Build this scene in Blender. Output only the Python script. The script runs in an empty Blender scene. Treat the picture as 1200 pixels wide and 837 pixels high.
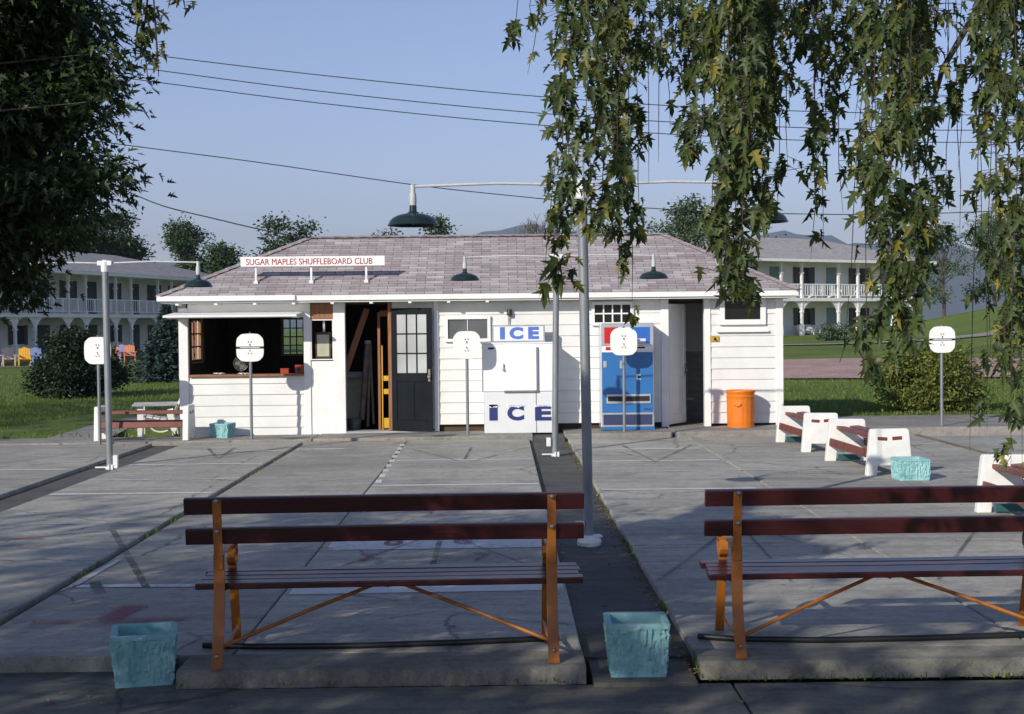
import bpy, bmesh, math, random
import numpy as np
from mathutils import Vector, Matrix, Euler
R = math.radians
random.seed(7)
rng = np.random.default_rng(11)
scene = bpy.context.scene
COL = scene.collection

# ------------------------------------------------------------------ camera
F, CH = 1667.0, 1.76
PITCH, ROLL, YAW = math.atan((418.5 - 382) / F), R(0.6), R(0.43)
_r0 = Vector((math.cos(YAW), -math.sin(YAW), 0)); _fh = Vector((math.sin(YAW), math.cos(YAW), 0)); _z = Vector((0, 0, 1))
CF = _fh * math.cos(PITCH) - _z * math.sin(PITCH); _u0 = _fh * math.sin(PITCH) + _z * math.cos(PITCH)
CR = _r0 * math.cos(ROLL) - _u0 * math.sin(ROLL); CU = _u0 * math.cos(ROLL) + _r0 * math.sin(ROLL)
CC = Vector((0, 0, CH))
cam_d = bpy.data.cameras.new('camera'); cam = bpy.data.objects.new('camera', cam_d); COL.objects.link(cam)
cam_d.sensor_width = 36; cam_d.lens = 36 * F / 1200; cam_d.clip_start = 0.05; cam_d.clip_end = 20000
_m = Matrix((CR, CU, -CF)).transposed().to_4x4(); _m.translation = CC
cam.matrix_world = _m
scene.camera = cam

# ------------------------------------------------------------------ world, sun, exposure
SUN_EL, SUN_AZ = R(25), R(38)       # light comes from behind the viewer's left shoulder
w = bpy.data.worlds.new('World'); scene.world = w; w.use_nodes = True
nt = w.node_tree; bg = nt.nodes['Background']
sky = nt.nodes.new('ShaderNodeTexSky'); sky.sky_type = 'NISHITA'; sky.sun_disc = False
sky.sun_elevation = SUN_EL; sky.sun_rotation = math.pi + SUN_AZ
sky.air_density = 1.0; sky.dust_density = 0.2; sky.ozone_density = 6.0; sky.altitude = 600
tone = nt.nodes.new('ShaderNodeMix'); tone.data_type = 'RGBA'; tone.blend_type = 'MULTIPLY'; tone.inputs[0].default_value = 1.0; tone.inputs[7].default_value = (1.13, .79, .715, 1)
nt.links.new(sky.outputs[0], tone.inputs[6]); nt.links.new(tone.outputs[2], bg.inputs[0]); bg.inputs[1].default_value = 0.15
sl = bpy.data.lights.new('sun', 'SUN'); sl.energy = 3.8; sl.angle = R(0.5); sl.color = (1, 0.94, 0.83)
so = bpy.data.objects.new('sun', sl); COL.objects.link(so)
so.rotation_euler = Vector((math.sin(SUN_AZ) * math.cos(SUN_EL), math.cos(SUN_AZ) * math.cos(SUN_EL), -math.sin(SUN_EL))).to_track_quat('-Z', 'Y').to_euler()
scene.view_settings.view_transform = 'Standard'; scene.view_settings.look = 'None'
scene.view_settings.exposure = 0.40; scene.view_settings.gamma = 1.0; scene.view_settings.use_curve_mapping = False
scene.render.engine = 'CYCLES'
scene.cycles.max_bounces = 8; scene.cycles.transparent_max_bounces = 12; scene.cycles.use_denoising = True
scene.cycles.volume_bounces = 0

# ------------------------------------------------------------------ measuring helpers
def _ray(px, py): return CF + CR * ((px - 600) / F) + CU * ((418.5 - py) / F)
def at(px, py, Y):
    d = _ray(px, py); return CC + d * (Y / d.y)
def on(px, py, z=0.0):
    d = _ray(px, py); return CC + d * ((z - CH) / d.z)

# ------------------------------------------------------------------ object helpers
def tag(o, label=None, cat=None, group=None, kind=None):
    if label: o['label'] = label
    if cat: o['category'] = cat
    if group: o['group'] = group
    if kind: o['kind'] = kind
    return o
def thing(name, label, cat, loc=(0, 0, 0), rz=0.0, group=None):
    o = bpy.data.objects.new(name, None); COL.objects.link(o); o.empty_display_size = 0.2
    o.location = loc; o.rotation_euler = (0, 0, rz)
    return tag(o, label, cat, group)
def children_of(o): return [c for c in list(COL.objects) if c.parent == o]
KIDS = {}
def link_child(o, p):
    o.parent = p; KIDS.setdefault(p.name, []).append(o)
def dup(root, loc, rz=None, label=None, group=None):
    r = root.copy(); COL.objects.link(r); r.location = loc
    if rz is not None: r.rotation_euler = (0, 0, rz)
    if label: r['label'] = label
    if group: r['group'] = group
    for ch in KIDS.get(root.name, []):
        c = ch.copy(); COL.objects.link(c); link_child(c, r)
        for g in KIDS.get(ch.name, []):
            d = g.copy(); COL.objects.link(d); link_child(d, c)
    return r

class B:
    """collects shapes and links them as one mesh object"""
    def __init__(s): s.v = []; s.f = []
    def add(s, vs, fs):
        n = len(s.v); s.v += [tuple(v) for v in vs]; s.f += [tuple(i + n for i in f) for f in fs]; return s
    def box(s, x0, x1, y0, y1, z0, z1):
        vs = [(x, y, z) for z in (z0, z1) for y in (y0, y1) for x in (x0, x1)]
        return s.add(vs, [(0, 2, 3, 1), (4, 5, 7, 6), (0, 1, 5, 4), (2, 6, 7, 3), (0, 4, 6, 2), (1, 3, 7, 5)])
    def obox(s, c, size, rot=(0, 0, 0)):
        m = Matrix.Translation(c) @ Euler(rot).to_matrix().to_4x4()
        x, y, z = [k / 2 for k in size]
        vs = [m @ Vector((a, b, d)) for d in (-z, z) for b in (-y, y) for a in (-x, x)]
        return s.add(vs, [(0, 2, 3, 1), (4, 5, 7, 6), (0, 1, 5, 4), (2, 6, 7, 3), (0, 4, 6, 2), (1, 3, 7, 5)])
    def bar(s, p, q, wx, th, side=Vector((1, 0, 0))):
        """flat bar from p to q, width wx along side, thickness th"""
        p, q = Vector(p), Vector(q); t = (q - p).normalized(); a = (side - t * side.dot(t)).normalized(); b = t.cross(a)
        vs = [k + a * (i * wx / 2) + b * (j * th / 2) for k in (p, q) for j in (-1, 1) for i in (-1, 1)]
        return s.add(vs, [(0, 2, 3, 1), (4, 5, 7, 6), (0, 1, 5, 4), (2, 6, 7, 3), (0, 4, 6, 2), (1, 3, 7, 5)])
    def strap(s, pts, wx, th, side=Vector((1, 0, 0))):
        """flat bar bent along a polyline"""
        pts = [Vector(p) for p in pts]; n = len(pts); vs = []
        for i, p in enumerate(pts):
            t = (pts[min(i + 1, n - 1)] - pts[max(i - 1, 0)]).normalized()
            b = t.cross(side).normalized()
            vs += [p + side * (k * wx / 2) + b * (j * th / 2) for k, j in ((-1, -1), (1, -1), (1, 1), (-1, 1))]
        fs = [(3, 2, 1, 0), tuple(4 * (n - 1) + k for k in range(4))]
        for i in range(n - 1):
            for k in range(4):
                a, b = 4 * i + k, 4 * i + (k + 1) % 4; fs.append((a, b, b + 4, a + 4))
        return s.add(vs, fs)
    def tube(s, pts, r, seg=10, cap=True):
        pts = [Vector(p) for p in pts]; n = len(pts); rs = r if isinstance(r, (list, tuple)) else [r] * n
        t0 = (pts[1] - pts[0]).normalized(); a = t0.orthogonal().normalized(); vs = []
        for i, p in enumerate(pts):
            t = (pts[min(i + 1, n - 1)] - pts[max(i - 1, 0)]).normalized()
            a = (a - t * a.dot(t)).normalized(); b = t.cross(a)
            vs += [p + (a * math.cos(2 * math.pi * k / seg) + b * math.sin(2 * math.pi * k / seg)) * rs[i] for k in range(seg)]
        fs = []
        for i in range(n - 1):
            for k in range(seg):
                c, d = i * seg + k, i * seg + (k + 1) % seg; fs.append((c, d, d + seg, c + seg))
        if cap: fs += [tuple(range(seg - 1, -1, -1)), tuple(range((n - 1) * seg, n * seg))]
        return s.add(vs, fs)
    def lathe(s, prof, c=(0, 0, 0), seg=28, wob=None):
        vs = []; n = len(prof)
        for i, (r, z) in enumerate(prof):
            for k in range(seg):
                a = 2 * math.pi * k / seg; rr = r * (wob(a, z) if wob else 1)
                vs.append((c[0] + rr * math.cos(a), c[1] + rr * math.sin(a), c[2] + z))
        fs = []
        for i in range(n - 1):
            for k in range(seg):
                p, q = i * seg + k, i * seg + (k + 1) % seg; fs.append((p, q, q + seg, p + seg))
        return s.add(vs, fs)
    def prism(s, poly, axis, a, b):
        """poly of 2-D points extruded along axis from a to b"""
        def mk(u, v, t): return {'x': (t, u, v), 'y': (u, t, v), 'z': (u, v, t)}[axis]
        n = len(poly); vs = [mk(u, v, a) for u, v in poly] + [mk(u, v, b) for u, v in poly]
        fs = [tuple(range(n)), tuple(range(2 * n - 1, n - 1, -1))] + [(k, (k + 1) % n, (k + 1) % n + n, k + n) for k in range(n)]
        return s.add(vs, fs)
    def build(s, name, mat, parent=None, smooth=False, world=False, bevel=0.0, loc=None, seg=2):
        me = bpy.data.meshes.new(name)
        off = Vector((0, 0, 0))
        if world and parent is not None:
            q = parent
            while q is not None: off = off + Vector(q.location); q = q.parent
        me.from_pydata([tuple(Vector(v) - off) for v in s.v], [], s.f)
        bm = bmesh.new(); bm.from_mesh(me); bmesh.ops.recalc_face_normals(bm, faces=bm.faces); bm.to_mesh(me); bm.free()
        for m in (mat if isinstance(mat, (list, tuple)) else [mat]): me.materials.append(m)
        o = bpy.data.objects.new(name, me); COL.objects.link(o)
        if loc is not None: o.location = loc
        if parent is not None: link_child(o, parent)
        if smooth:
            me.polygons.foreach_set('use_smooth', [True] * len(me.polygons))
            try: me.set_sharp_from_angle(angle=R(40))
            except Exception: pass
        if bevel:
            md = o.modifiers.new('edge', 'BEVEL'); md.width = bevel; md.segments = seg; md.limit_method = 'ANGLE'; md.angle_limit = R(40)
        return o

# ------------------------------------------------------------------ materials
def _mat(name):
    m = bpy.data.materials.new(name); m.use_nodes = True
    n = m.node_tree.nodes; l = m.node_tree.links
    return m, n, l, n['Principled BSDF']
def _noise(n, l, vec, scale, detail=6, rough=0.6, dist=0.0):
    t = n.new('ShaderNodeTexNoise'); t.inputs['Scale'].default_value = scale; t.inputs['Detail'].default_value = detail
    t.inputs['Roughness'].default_value = rough; t.inputs['Distortion'].default_value = dist
    if vec is not None: l.new(vec, t.inputs['Vector'])
    return t
def _ramp(n, l, fac, stops, interp='LINEAR'):
    r = n.new('ShaderNodeValToRGB'); r.color_ramp.interpolation = interp
    e = r.color_ramp.elements
    while len(e) < len(stops): e.new(0.5)
    for k, (p, c) in enumerate(stops):
        e[k].position = p; e[k].color = (*c, 1) if len(c) == 3 else c
    l.new(fac, r.inputs[0]); return r
def _mix(n, l, fac, a, b, mode='MIX'):
    m = n.new('ShaderNodeMix'); m.data_type = 'RGBA'; m.blend_type = mode
    for s, v in ((m.inputs[0], fac), (m.inputs[6], a), (m.inputs[7], b)):
        if hasattr(v, 'links') or hasattr(v, 'is_linked'): l.new(v, s)
        elif isinstance(v, (int, float)): s.default_value = v
        else: s.default_value = (*v, 1)
    return m.outputs[2]
def _coord(n, l, kind='Object', scale=(1, 1, 1), rot=(0, 0, 0)):
    tc = n.new('ShaderNodeTexCoord'); mp = n.new('ShaderNodeMapping')
    mp.inputs['Scale'].default_value = scale; mp.inputs['Rotation'].default_value = rot
    l.new(tc.outputs[kind], mp.inputs[0]); return mp.outputs[0]
def _bump(n, l, bs, h, strength, dist=0.01):
    b = n.new('ShaderNodeBump'); b.inputs['Strength'].default_value = strength; b.inputs['Distance'].default_value = dist
    l.new(h, b.inputs['Height']); l.new(b.outputs[0], bs.inputs['Normal']); return b
def paint(name, c1, c2=None, scale=3.0, rough=0.5, bump=0.15, bscale=40, metal=0.0, wear=None, wear_amt=0.62, stretch=(1, 1, 1), wscale=9, coat=0.0, spec=0.5):
    """painted or plain surface: soft tone variation, optional chipped or dirty patches, fine bump"""
    m, n, l, bs = _mat(name)
    vec = _coord(n, l, scale=stretch)
    c2 = c2 or tuple(k * 0.82 for k in c1)
    t = _noise(n, l, vec, scale, 8, 0.65)
    col = _ramp(n, l, t.outputs[0], [(0.32, c2), (0.68, c1)]).outputs[0]
    if wear:
        t2 = _noise(n, l, vec, wscale, 10, 0.75)
        f = _ramp(n, l, t2.outputs[0], [(wear_amt, (0, 0, 0)), (wear_amt + 0.05, (1, 1, 1))]).outputs[0]
        col = _mix(n, l, f, col, wear)
    l.new(col, bs.inputs['Base Color']); bs.inputs['Metallic'].default_value = metal
    rr = _ramp(n, l, t.outputs[0], [(0.3, (rough * 1.15,) * 3), (0.7, (rough * 0.85,) * 3)]); l.new(rr.outputs[0], bs.inputs['Roughness'])
    bs.inputs['Coat Weight'].default_value = coat
    t3 = _noise(n, l, vec, bscale, 6, 0.7); _bump(n, l, bs, t3.outputs[0], bump); bs.inputs['Specular IOR Level'].default_value = spec
    return m
def concrete(name, lo, hi, seed=0.0, spot=0.5, bump=0.35, crack=True, rough=0.85):
    m, n, l, bs = _mat(name)
    tc = n.new('ShaderNodeTexCoord'); mp = n.new('ShaderNodeMapping'); l.new(tc.outputs['Object'], mp.inputs[0]); mp.inputs['Location'].default_value = (seed, seed * 1.7, 0)
    v = mp.outputs[0]
    big = _noise(n, l, v, 0.55, 7, 0.62, 0.6); mid = _noise(n, l, v, 3.1, 8, 0.7); fine = _noise(n, l, v, 70, 6, 0.85); grit = _noise(n, l, v, 420, 2, 0.8)
    col = _ramp(n, l, big.outputs[0], [(0.30, lo), (0.68, hi)]).outputs[0]
    st = _ramp(n, l, mid.outputs[0], [(0.30, (0.52, 0.52, 0.53)), (0.5, (1, 1, 1)), (0.72, (1.22, 1.2, 1.16))]).outputs[0]
    col = _mix(n, l, spot, col, _mix(n, l, 1.0, col, st, 'MULTIPLY'))
    mp2 = n.new('ShaderNodeMapping'); l.new(tc.outputs['Object'], mp2.inputs[0]); mp2.inputs['Scale'].default_value = (0.35, 4.5, 1)
    stk = _noise(n, l, mp2.outputs[0], 1.6, 8, 0.7)
    sk = _ramp(n, l, stk.outputs[0], [(0.32, (0.58, 0.59, 0.61)), (0.55, (1, 1, 1)), (0.75, (1.12, 1.11, 1.08))]).outputs[0]
    col = _mix(n, l, 0.75, col, _mix(n, l, 1.0, col, sk, 'MULTIPLY'))
    sp = _ramp(n, l, fine.outputs[0], [(0.28, (0.55, 0.55, 0.55)), (0.5, (1, 1, 1)), (0.72, (1.4, 1.38, 1.33))]).outputs[0]
    col = _mix(n, l, 0.8, col, _mix(n, l, 1.0, col, sp, 'MULTIPLY'))
    med = _noise(n, l, v, 13, 12, 0.78); md = _ramp(n, l, med.outputs[0], [(0.33, (0.62, 0.62, 0.62)), (0.5, (1, 1, 1)), (0.68, (1.28, 1.27, 1.24))]).outputs[0]
    col = _mix(n, l, 0.75, col, _mix(n, l, 1.0, col, md, 'MULTIPLY'))
    if crack:
        wv = _noise(n, l, v, 2.2, 5, 0.7); wm = n.new('ShaderNodeVectorMath'); wm.operation = 'MULTIPLY_ADD'
        l.new(wv.outputs['Color'], wm.inputs[0]); wm.inputs[1].default_value = (0.35, 0.35, 0); l.new(v, wm.inputs[2])
        vo = n.new('ShaderNodeTexVoronoi'); vo.feature = 'DISTANCE_TO_EDGE'; vo.inputs['Scale'].default_value = 0.34; l.new(wm.outputs[0], vo.inputs['Vector'])
        f = _ramp(n, l, vo.outputs['Distance'], [(0.0, (1, 1, 1)), (0.006, (0, 0, 0))]).outputs[0]
        g = _ramp(n, l, big.outputs[0], [(0.44, (0, 0, 0)), (0.52, (0.8, 0.8, 0.8))]).outputs[0]
        f = _mix(n, l, 1.0, f, g, 'MULTIPLY')
        col = _mix(n, l, f, col, (0.03, 0.03, 0.028))
    l.new(col, bs.inputs['Base Color']); bs.inputs['Roughness'].default_value = rough
    add = n.new('ShaderNodeMath'); add.operation = 'MULTIPLY_ADD'; l.new(fine.outputs[0], add.inputs[0]); add.inputs[1].default_value = 0.6; l.new(mid.outputs[0], add.inputs[2])
    ad2 = n.new('ShaderNodeMath'); ad2.operation = 'MULTIPLY_ADD'; l.new(grit.outputs[0], ad2.inputs[0]); ad2.inputs[1].default_value = 0.4; l.new(add.outputs[0], ad2.inputs[2])
    _bump(n, l, bs, ad2.outputs[0], bump, 0.008)
    return m
def worn_paint(name, c, keep=0.5, scale=14, amt=0.8):
    """paint on the slab, rubbed through in patches"""
    m, n, l, bs = _mat(name)
    v = _coord(n, l); t = _noise(n, l, v, scale, 10, 0.78); t2 = _noise(n, l, v, 1.3, 4, 0.6)
    ad = n.new('ShaderNodeMath'); ad.operation = 'ADD'; l.new(t.outputs[0], ad.inputs[0]); l.new(t2.outputs[0], ad.inputs[1])
    hl = n.new('ShaderNodeMath'); hl.operation = 'MULTIPLY'; l.new(ad.outputs[0], hl.inputs[0]); hl.inputs[1].default_value = 0.5
    f = _ramp(n, l, hl.outputs[0], [(1.0 - keep - 0.05, (0, 0, 0)), (1.0 - keep + 0.08, (amt, amt, amt))])
    bs.inputs['Base Color'].default_value = (*c, 1); bs.inputs['Roughness'].default_value = 0.8
    l.new(f.outputs[0], bs.inputs['Alpha'])
    return m
def leaf_mat(name, dark, mid, light, trans=0.35, rough=0.5, light_at=0.8):
    m, n, l, bs = _mat(name)
    a = n.new('ShaderNodeAttribute'); a.attribute_name = 'tint'
    col = _ramp(n, l, a.outputs['Fac'], [(0.0, dark), (0.55, mid), (light_at, mid), (1.0, light)]).outputs[0]
    l.new(col, bs.inputs['Base Color']); bs.inputs['Roughness'].default_value = rough
    bs.inputs['Specular IOR Level'].default_value = 0.35
    tr = n.new('ShaderNodeBsdfTranslucent'); l.new(_mix(n, l, 1.0, col, (1.3, 1.35, 0.6), 'MULTIPLY'), tr.inputs[0])
    mx = n.new('ShaderNodeMixShader'); mx.inputs[0].default_value = trans
    l.new(bs.outputs[0], mx.inputs[1]); l.new(tr.outputs[0], mx.inputs[2]); l.new(mx.outputs[0], n['Material Output'].inputs[0])
    return m
def glass_mat(name, c=(0.02, 0.025, 0.03), rough=0.05, spec=0.5):
    m, n, l, bs = _mat(name)
    t = _noise(n, l, _coord(n, l), 1.2, 3, 0.5)
    l.new(_ramp(n, l, t.outputs[0], [(0.3, tuple(k * 0.7 for k in c)), (0.7, tuple(k * 1.3 for k in c))]).outputs[0], bs.inputs['Base Color'])
    bs.inputs['Roughness'].default_value = rough; bs.inputs['Specular IOR Level'].default_value = spec
    _bump(n, l, bs, t.outputs[0], 0.05)
    return m
def shingle_mat(name, cols, w_=0.30, h_=0.098):
    m, n, l, bs = _mat(name)
    uv = n.new('ShaderNodeUVMap'); uv.uv_map = 'UVMap'
    br = n.new('ShaderNodeTexBrick'); br.offset = 0.5; br.inputs['Scale'].default_value = 1.0
    br.inputs['Brick Width'].default_value = w_; br.inputs['Row Height'].default_value = h_; br.inputs['Mortar Size'].default_value = 0.005; br.inputs['Mortar Smooth'].default_value = 0.2; br.inputs['Bias'].default_value = 0.0
    br.inputs['Color1'].default_value = (0, 0, 0, 1); br.inputs['Color2'].default_value = (1, 1, 1, 1); br.inputs['Mortar'].default_value = (0.5, 0.5, 0.5, 1)
    l.new(uv.outputs[0], br.inputs['Vector'])
    st = [(k / (len(cols) - 1) * 0.999, c) for k, c in enumerate(cols)]
    col = _ramp(n, l, br.outputs['Color'], st).outputs[0]
    t = _noise(n, l, uv.outputs[0], 3.0, 8, 0.7)
    col = _mix(n, l, 0.7, col, _mix(n, l, 1.0, col, _ramp(n, l, t.outputs[0], [(0.3, (0.68, 0.68, 0.70)), (0.7, (1.15, 1.13, 1.12))]).outputs[0], 'MULTIPLY'))
    t2 = _noise(n, l, uv.outputs[0], 120, 3, 0.8)
    col = _mix(n, l, 0.6, col, _mix(n, l, 1.0, col, _ramp(n, l, t2.outputs[0], [(0.3, (0.75,) * 3), (0.7, (1.25,) * 3)]).outputs[0], 'MULTIPLY'))
    col = _mix(n, l, br.outputs['Fac'], col, (0.07, 0.06, 0.062))
    l.new(col, bs.inputs['Base Color']); bs.inputs['Roughness'].default_value = 0.92
    bs.inputs['Specular IOR Level'].default_value = 0.25
    _bump(n, l, bs, t2.outputs[0], 0.4, 0.004)
    return m

M = {}
M['white'] = paint('white_house_paint', (0.74, 0.74, 0.715), (0.64, 0.64, 0.62), 2.2, 0.55, 0.12, 60, wear=(0.56, 0.54, 0.49), wear_amt=0.68)
M['trim'] = paint('white_trim_paint', (0.82, 0.82, 0.80), (0.72, 0.72, 0.70), 3, 0.5, 0.12, 50, wear=(0.48, 0.45, 0.40), wear_amt=0.70)
M['oldwhite'] = paint('chipped_white_paint', (0.80, 0.80, 0.77), (0.66, 0.66, 0.62), 5, 0.65, 0.3, 35, wear=(0.34, 0.31, 0.26), wear_amt=0.66, wscale=14)
M['greywood'] = paint('weathered_grey_wood', (0.40, 0.42, 0.43), (0.24, 0.255, 0.27), 4, 0.8, 0.4, 30, stretch=(1, 1, 4))
M['oldpole'] = paint('brown_grey_poles', (0.17, 0.145, 0.12), (0.09, 0.075, 0.062), 5, 0.8, 0.3, 30)
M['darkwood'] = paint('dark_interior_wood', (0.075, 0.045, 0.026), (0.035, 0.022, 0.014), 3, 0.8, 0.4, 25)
M['brownwood'] = paint('raw_brown_wood', (0.32, 0.15, 0.065), (0.20, 0.09, 0.04), 4, 0.7, 0.3, 30, stretch=(6, 6, 1))
M['yellow'] = paint('yellow_paint', (0.72, 0.42, 0.02), (0.55, 0.30, 0.02), 4, 0.5, 0.2, 40, wear=(0.25, 0.16, 0.06), wear_amt=0.64)
M['blackdoor'] = paint('black_door_paint', (0.008, 0.012, 0.016), (0.005, 0.007, 0.010), 3, 0.55, 0.2, 40, wear=(0.24, 0.23, 0.21), wear_amt=0.74, wscale=16, spec=0.12)
M['pane'] = glass_mat('dark_window_glass', (0.010, 0.012, 0.013), 0.12, 0.2)
M['greypane'] = glass_mat('grey_curtained_glass', (0.10, 0.105, 0.11), 0.3, 0.25)
M['palepane'] = glass_mat('pale_door_glass', (0.40, 0.42, 0.42), 0.3)  # white curtain and bright reflection are both put into the glass colour
M['roof'] = shingle_mat('pink_grey_shingles', [(0.30, 0.245, 0.25), (0.43, 0.405, 0.41), (0.35, 0.295, 0.30), (0.50, 0.475, 0.48), (0.38, 0.345, 0.345), (0.32, 0.27, 0.275), (0.45, 0.42, 0.425)])
M['motelroof'] = shingle_mat('grey_pink_shingles', [(0.36, 0.335, 0.335), (0.46, 0.44, 0.44), (0.40, 0.375, 0.375)], 0.5, 0.2)
M['slat'] = paint('oxblood_gloss_paint', (0.052, 0.010, 0.010), (0.028, 0.006, 0.007), 3, 0.30, 0.18, 26, wear=(0.15, 0.085, 0.065), wear_amt=0.70, stretch=(0.25, 3, 3), wscale=22)
M['rail'] = paint('brick_red_paint', (0.20, 0.048, 0.032), (0.12, 0.030, 0.022), 4, 0.5, 0.2, 30, wear=(0.30, 0.18, 0.13), wear_amt=0.68)
M['orangeiron'] = paint('orange_iron_paint', (0.40, 0.135, 0.014), (0.25, 0.078, 0.010), 6, 0.45, 0.2, 45, wear=(0.11, 0.04, 0.02), wear_amt=0.66, wscale=20)
M['bolt'] = paint('dull_bolt_metal', (0.30, 0.28, 0.25), None, 8, 0.4, 0.1, 50, metal=0.8)
M['turq'] = paint('turquoise_planter_paint', (0.30, 0.53, 0.53), (0.185, 0.41, 0.43), 7, 0.75, 0.6, 45, wear=(0.62, 0.70, 0.66), wear_amt=0.60, wscale=16)
M['turqplain'] = paint('teal_board_paint', (0.02, 0.11, 0.12), (0.015, 0.075, 0.08), 5, 0.6, 0.2, 40)
M['galv'] = paint('galvanised_steel', (0.27, 0.285, 0.30), (0.17, 0.185, 0.20), 9, 0.5, 0.1, 40, metal=0.3, stretch=(1, 1, 0.3))
M['whitepole'] = paint('white_pole_paint', (0.78, 0.78, 0.77), (0.62, 0.63, 0.63), 7, 0.45, 0.12, 40, wear=(0.36, 0.34, 0.32), wear_amt=0.68)
M['armpaint'] = paint('dull_white_arm_paint', (0.55, 0.56, 0.56), (0.40, 0.41, 0.42), 7, 0.5, 0.1, 40)
M['greenenamel'] = paint('dark_green_enamel', (0.013, 0.028, 0.026), (0.008, 0.019, 0.018), 4, 0.30, 0.04, 30, wear=(0.05, 0.06, 0.05), wear_amt=0.72)
M['whiteenamel'] = paint('white_enamel', (0.6, 0.62, 0.6), None, 4, 0.3, 0.02, 30)
M['board'] = paint('white_scoreboard_paint', (0.82, 0.82, 0.79), (0.74, 0.74, 0.71), 6, 0.5, 0.06, 50, wear=(0.55, 0.53, 0.48), wear_amt=0.72)
M['black'] = paint('black_paint', (0.018, 0.018, 0.02), None, 5, 0.5, 0.1, 40)
M['rubber'] = paint('black_rubber', (0.014, 0.015, 0.018), None, 5, 0.45, 0.2, 60)
M['redpaint'] = paint('red_lettering_paint', (0.42, 0.03, 0.03), (0.30, 0.02, 0.02), 9, 0.5, 0.05, 50)
M['orangecan'] = paint('orange_can_paint', (0.74, 0.20, 0.010), (0.62, 0.15, 0.008), 4, 0.45, 0.12, 30, wear=(0.40, 0.12, 0.03), wear_amt=0.68)
M['iceface'] = paint('white_metal_cabinet', (0.84, 0.85, 0.85), (0.78, 0.79, 0.80), 1.6, 0.35, 0.03, 20, wear=(0.60, 0.58, 0.54), wear_amt=0.72, wscale=6)
M['icebase'] = paint('greyer_metal_cabinet', (0.72, 0.73, 0.74), (0.64, 0.65, 0.67), 1.6, 0.45, 0.03, 20, wear=(0.50, 0.48, 0.44), wear_amt=0.68, wscale=6)  # lower half, a little greyer than the upper cabinet
M['iceblue'] = paint('sign_blue_paint', (0.085, 0.17, 0.52), (0.07, 0.14, 0.44), 9, 0.5, 0.03, 40)
M['icenavy'] = paint('navy_lettering_paint', (0.020, 0.035, 0.16), (0.015, 0.03, 0.12), 9, 0.5, 0.03, 40)
M['signwhite'] = paint('white_sign_face', (0.74, 0.77, 0.84), (0.68, 0.71, 0.79), 3, 0.4, 0.02, 40)
M['vendblue'] = paint('vending_blue_enamel', (0.030, 0.155, 0.40), (0.026, 0.135, 0.36), 2, 0.35, 0.03, 20, wear=(0.10, 0.18, 0.30), wear_amt=0.74)
M['vendsign'] = paint('vending_bright_blue', (0.03, 0.15, 0.55), None, 3, 0.35, 0.02, 30)
M['vendred'] = paint('vending_red', (0.56, 0.02, 0.02), None, 3, 0.35, 0.02, 30)
M['vendnavy'] = paint('vending_navy', (0.035, 0.05, 0.12), None, 3, 0.45, 0.03, 30)
M['chrome'] = paint('brushed_trim_metal', (0.62, 0.64, 0.66), (0.5, 0.52, 0.55), 6, 0.35, 0.03, 40, metal=0.6)
M['brass'] = paint('yellow_plate', (0.55, 0.35, 0.04), (0.42, 0.26, 0.03), 9, 0.5, 0.1, 40)
M['tin'] = paint('red_tin', (0.42, 0.05, 0.02), None, 9, 0.4, 0.1, 40)
M['card'] = paint('old_cream_paper', (0.46, 0.45, 0.32), (0.36, 0.35, 0.25), 9, 0.8, 0.1, 40)
M['hose'] = M['rubber']
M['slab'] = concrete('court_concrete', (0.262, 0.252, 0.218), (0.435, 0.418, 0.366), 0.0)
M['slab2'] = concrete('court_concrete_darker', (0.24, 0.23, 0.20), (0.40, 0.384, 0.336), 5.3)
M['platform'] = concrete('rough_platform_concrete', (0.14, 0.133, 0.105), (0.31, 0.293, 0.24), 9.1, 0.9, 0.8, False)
M['asphalt'] = concrete('asphalt', (0.060, 0.061, 0.057), (0.115, 0.114, 0.106), 2.2, 0.6, 0.8, False, 0.9)
M['pathmat'] = concrete('dark_path', (0.100, 0.098, 0.084), (0.190, 0.186, 0.158), 7.7, 0.9, 0.6, True, 0.85)
M['walk'] = concrete('walkway_concrete', (0.19, 0.175, 0.155), (0.32, 0.30, 0.27), 3.9)
M['gravel'] = concrete('pink_gravel', (0.33, 0.205, 0.18), (0.48, 0.325, 0.285), 1.3, 0.6, 0.6, False, 0.95)
M['lineW'] = worn_paint('worn_white_line', (0.70, 0.70, 0.69), 0.61)
M['lineF'] = worn_paint('faint_white_line', (0.58, 0.58, 0.57), 0.565, 20)
M['lineK'] = worn_paint('worn_black_line', (0.035, 0.035, 0.036), 0.54, 30, .5)
M['lineR'] = worn_paint('worn_red_paint', (0.30, 0.065, 0.10), 0.525, 26, .55)
M['wire'] = paint('dark_cable', (0.02, 0.02, 0.022), None, 5, 0.6, 0.0, 30)
M['bark'] = paint('grey_brown_bark', (0.10, 0.080, 0.060), (0.045, 0.036, 0.028), 6, 0.9, 0.8, 14, stretch=(3, 3, 0.6))
M['twig'] = paint('thin_dark_twigs', (0.045, 0.036, 0.028), None, 6, 0.8, 0.2, 30)
M['twigpale'] = paint('pale_bare_twigs', (0.10, 0.09, 0.085), None, 6, 0.8, 0.2, 30)

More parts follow.
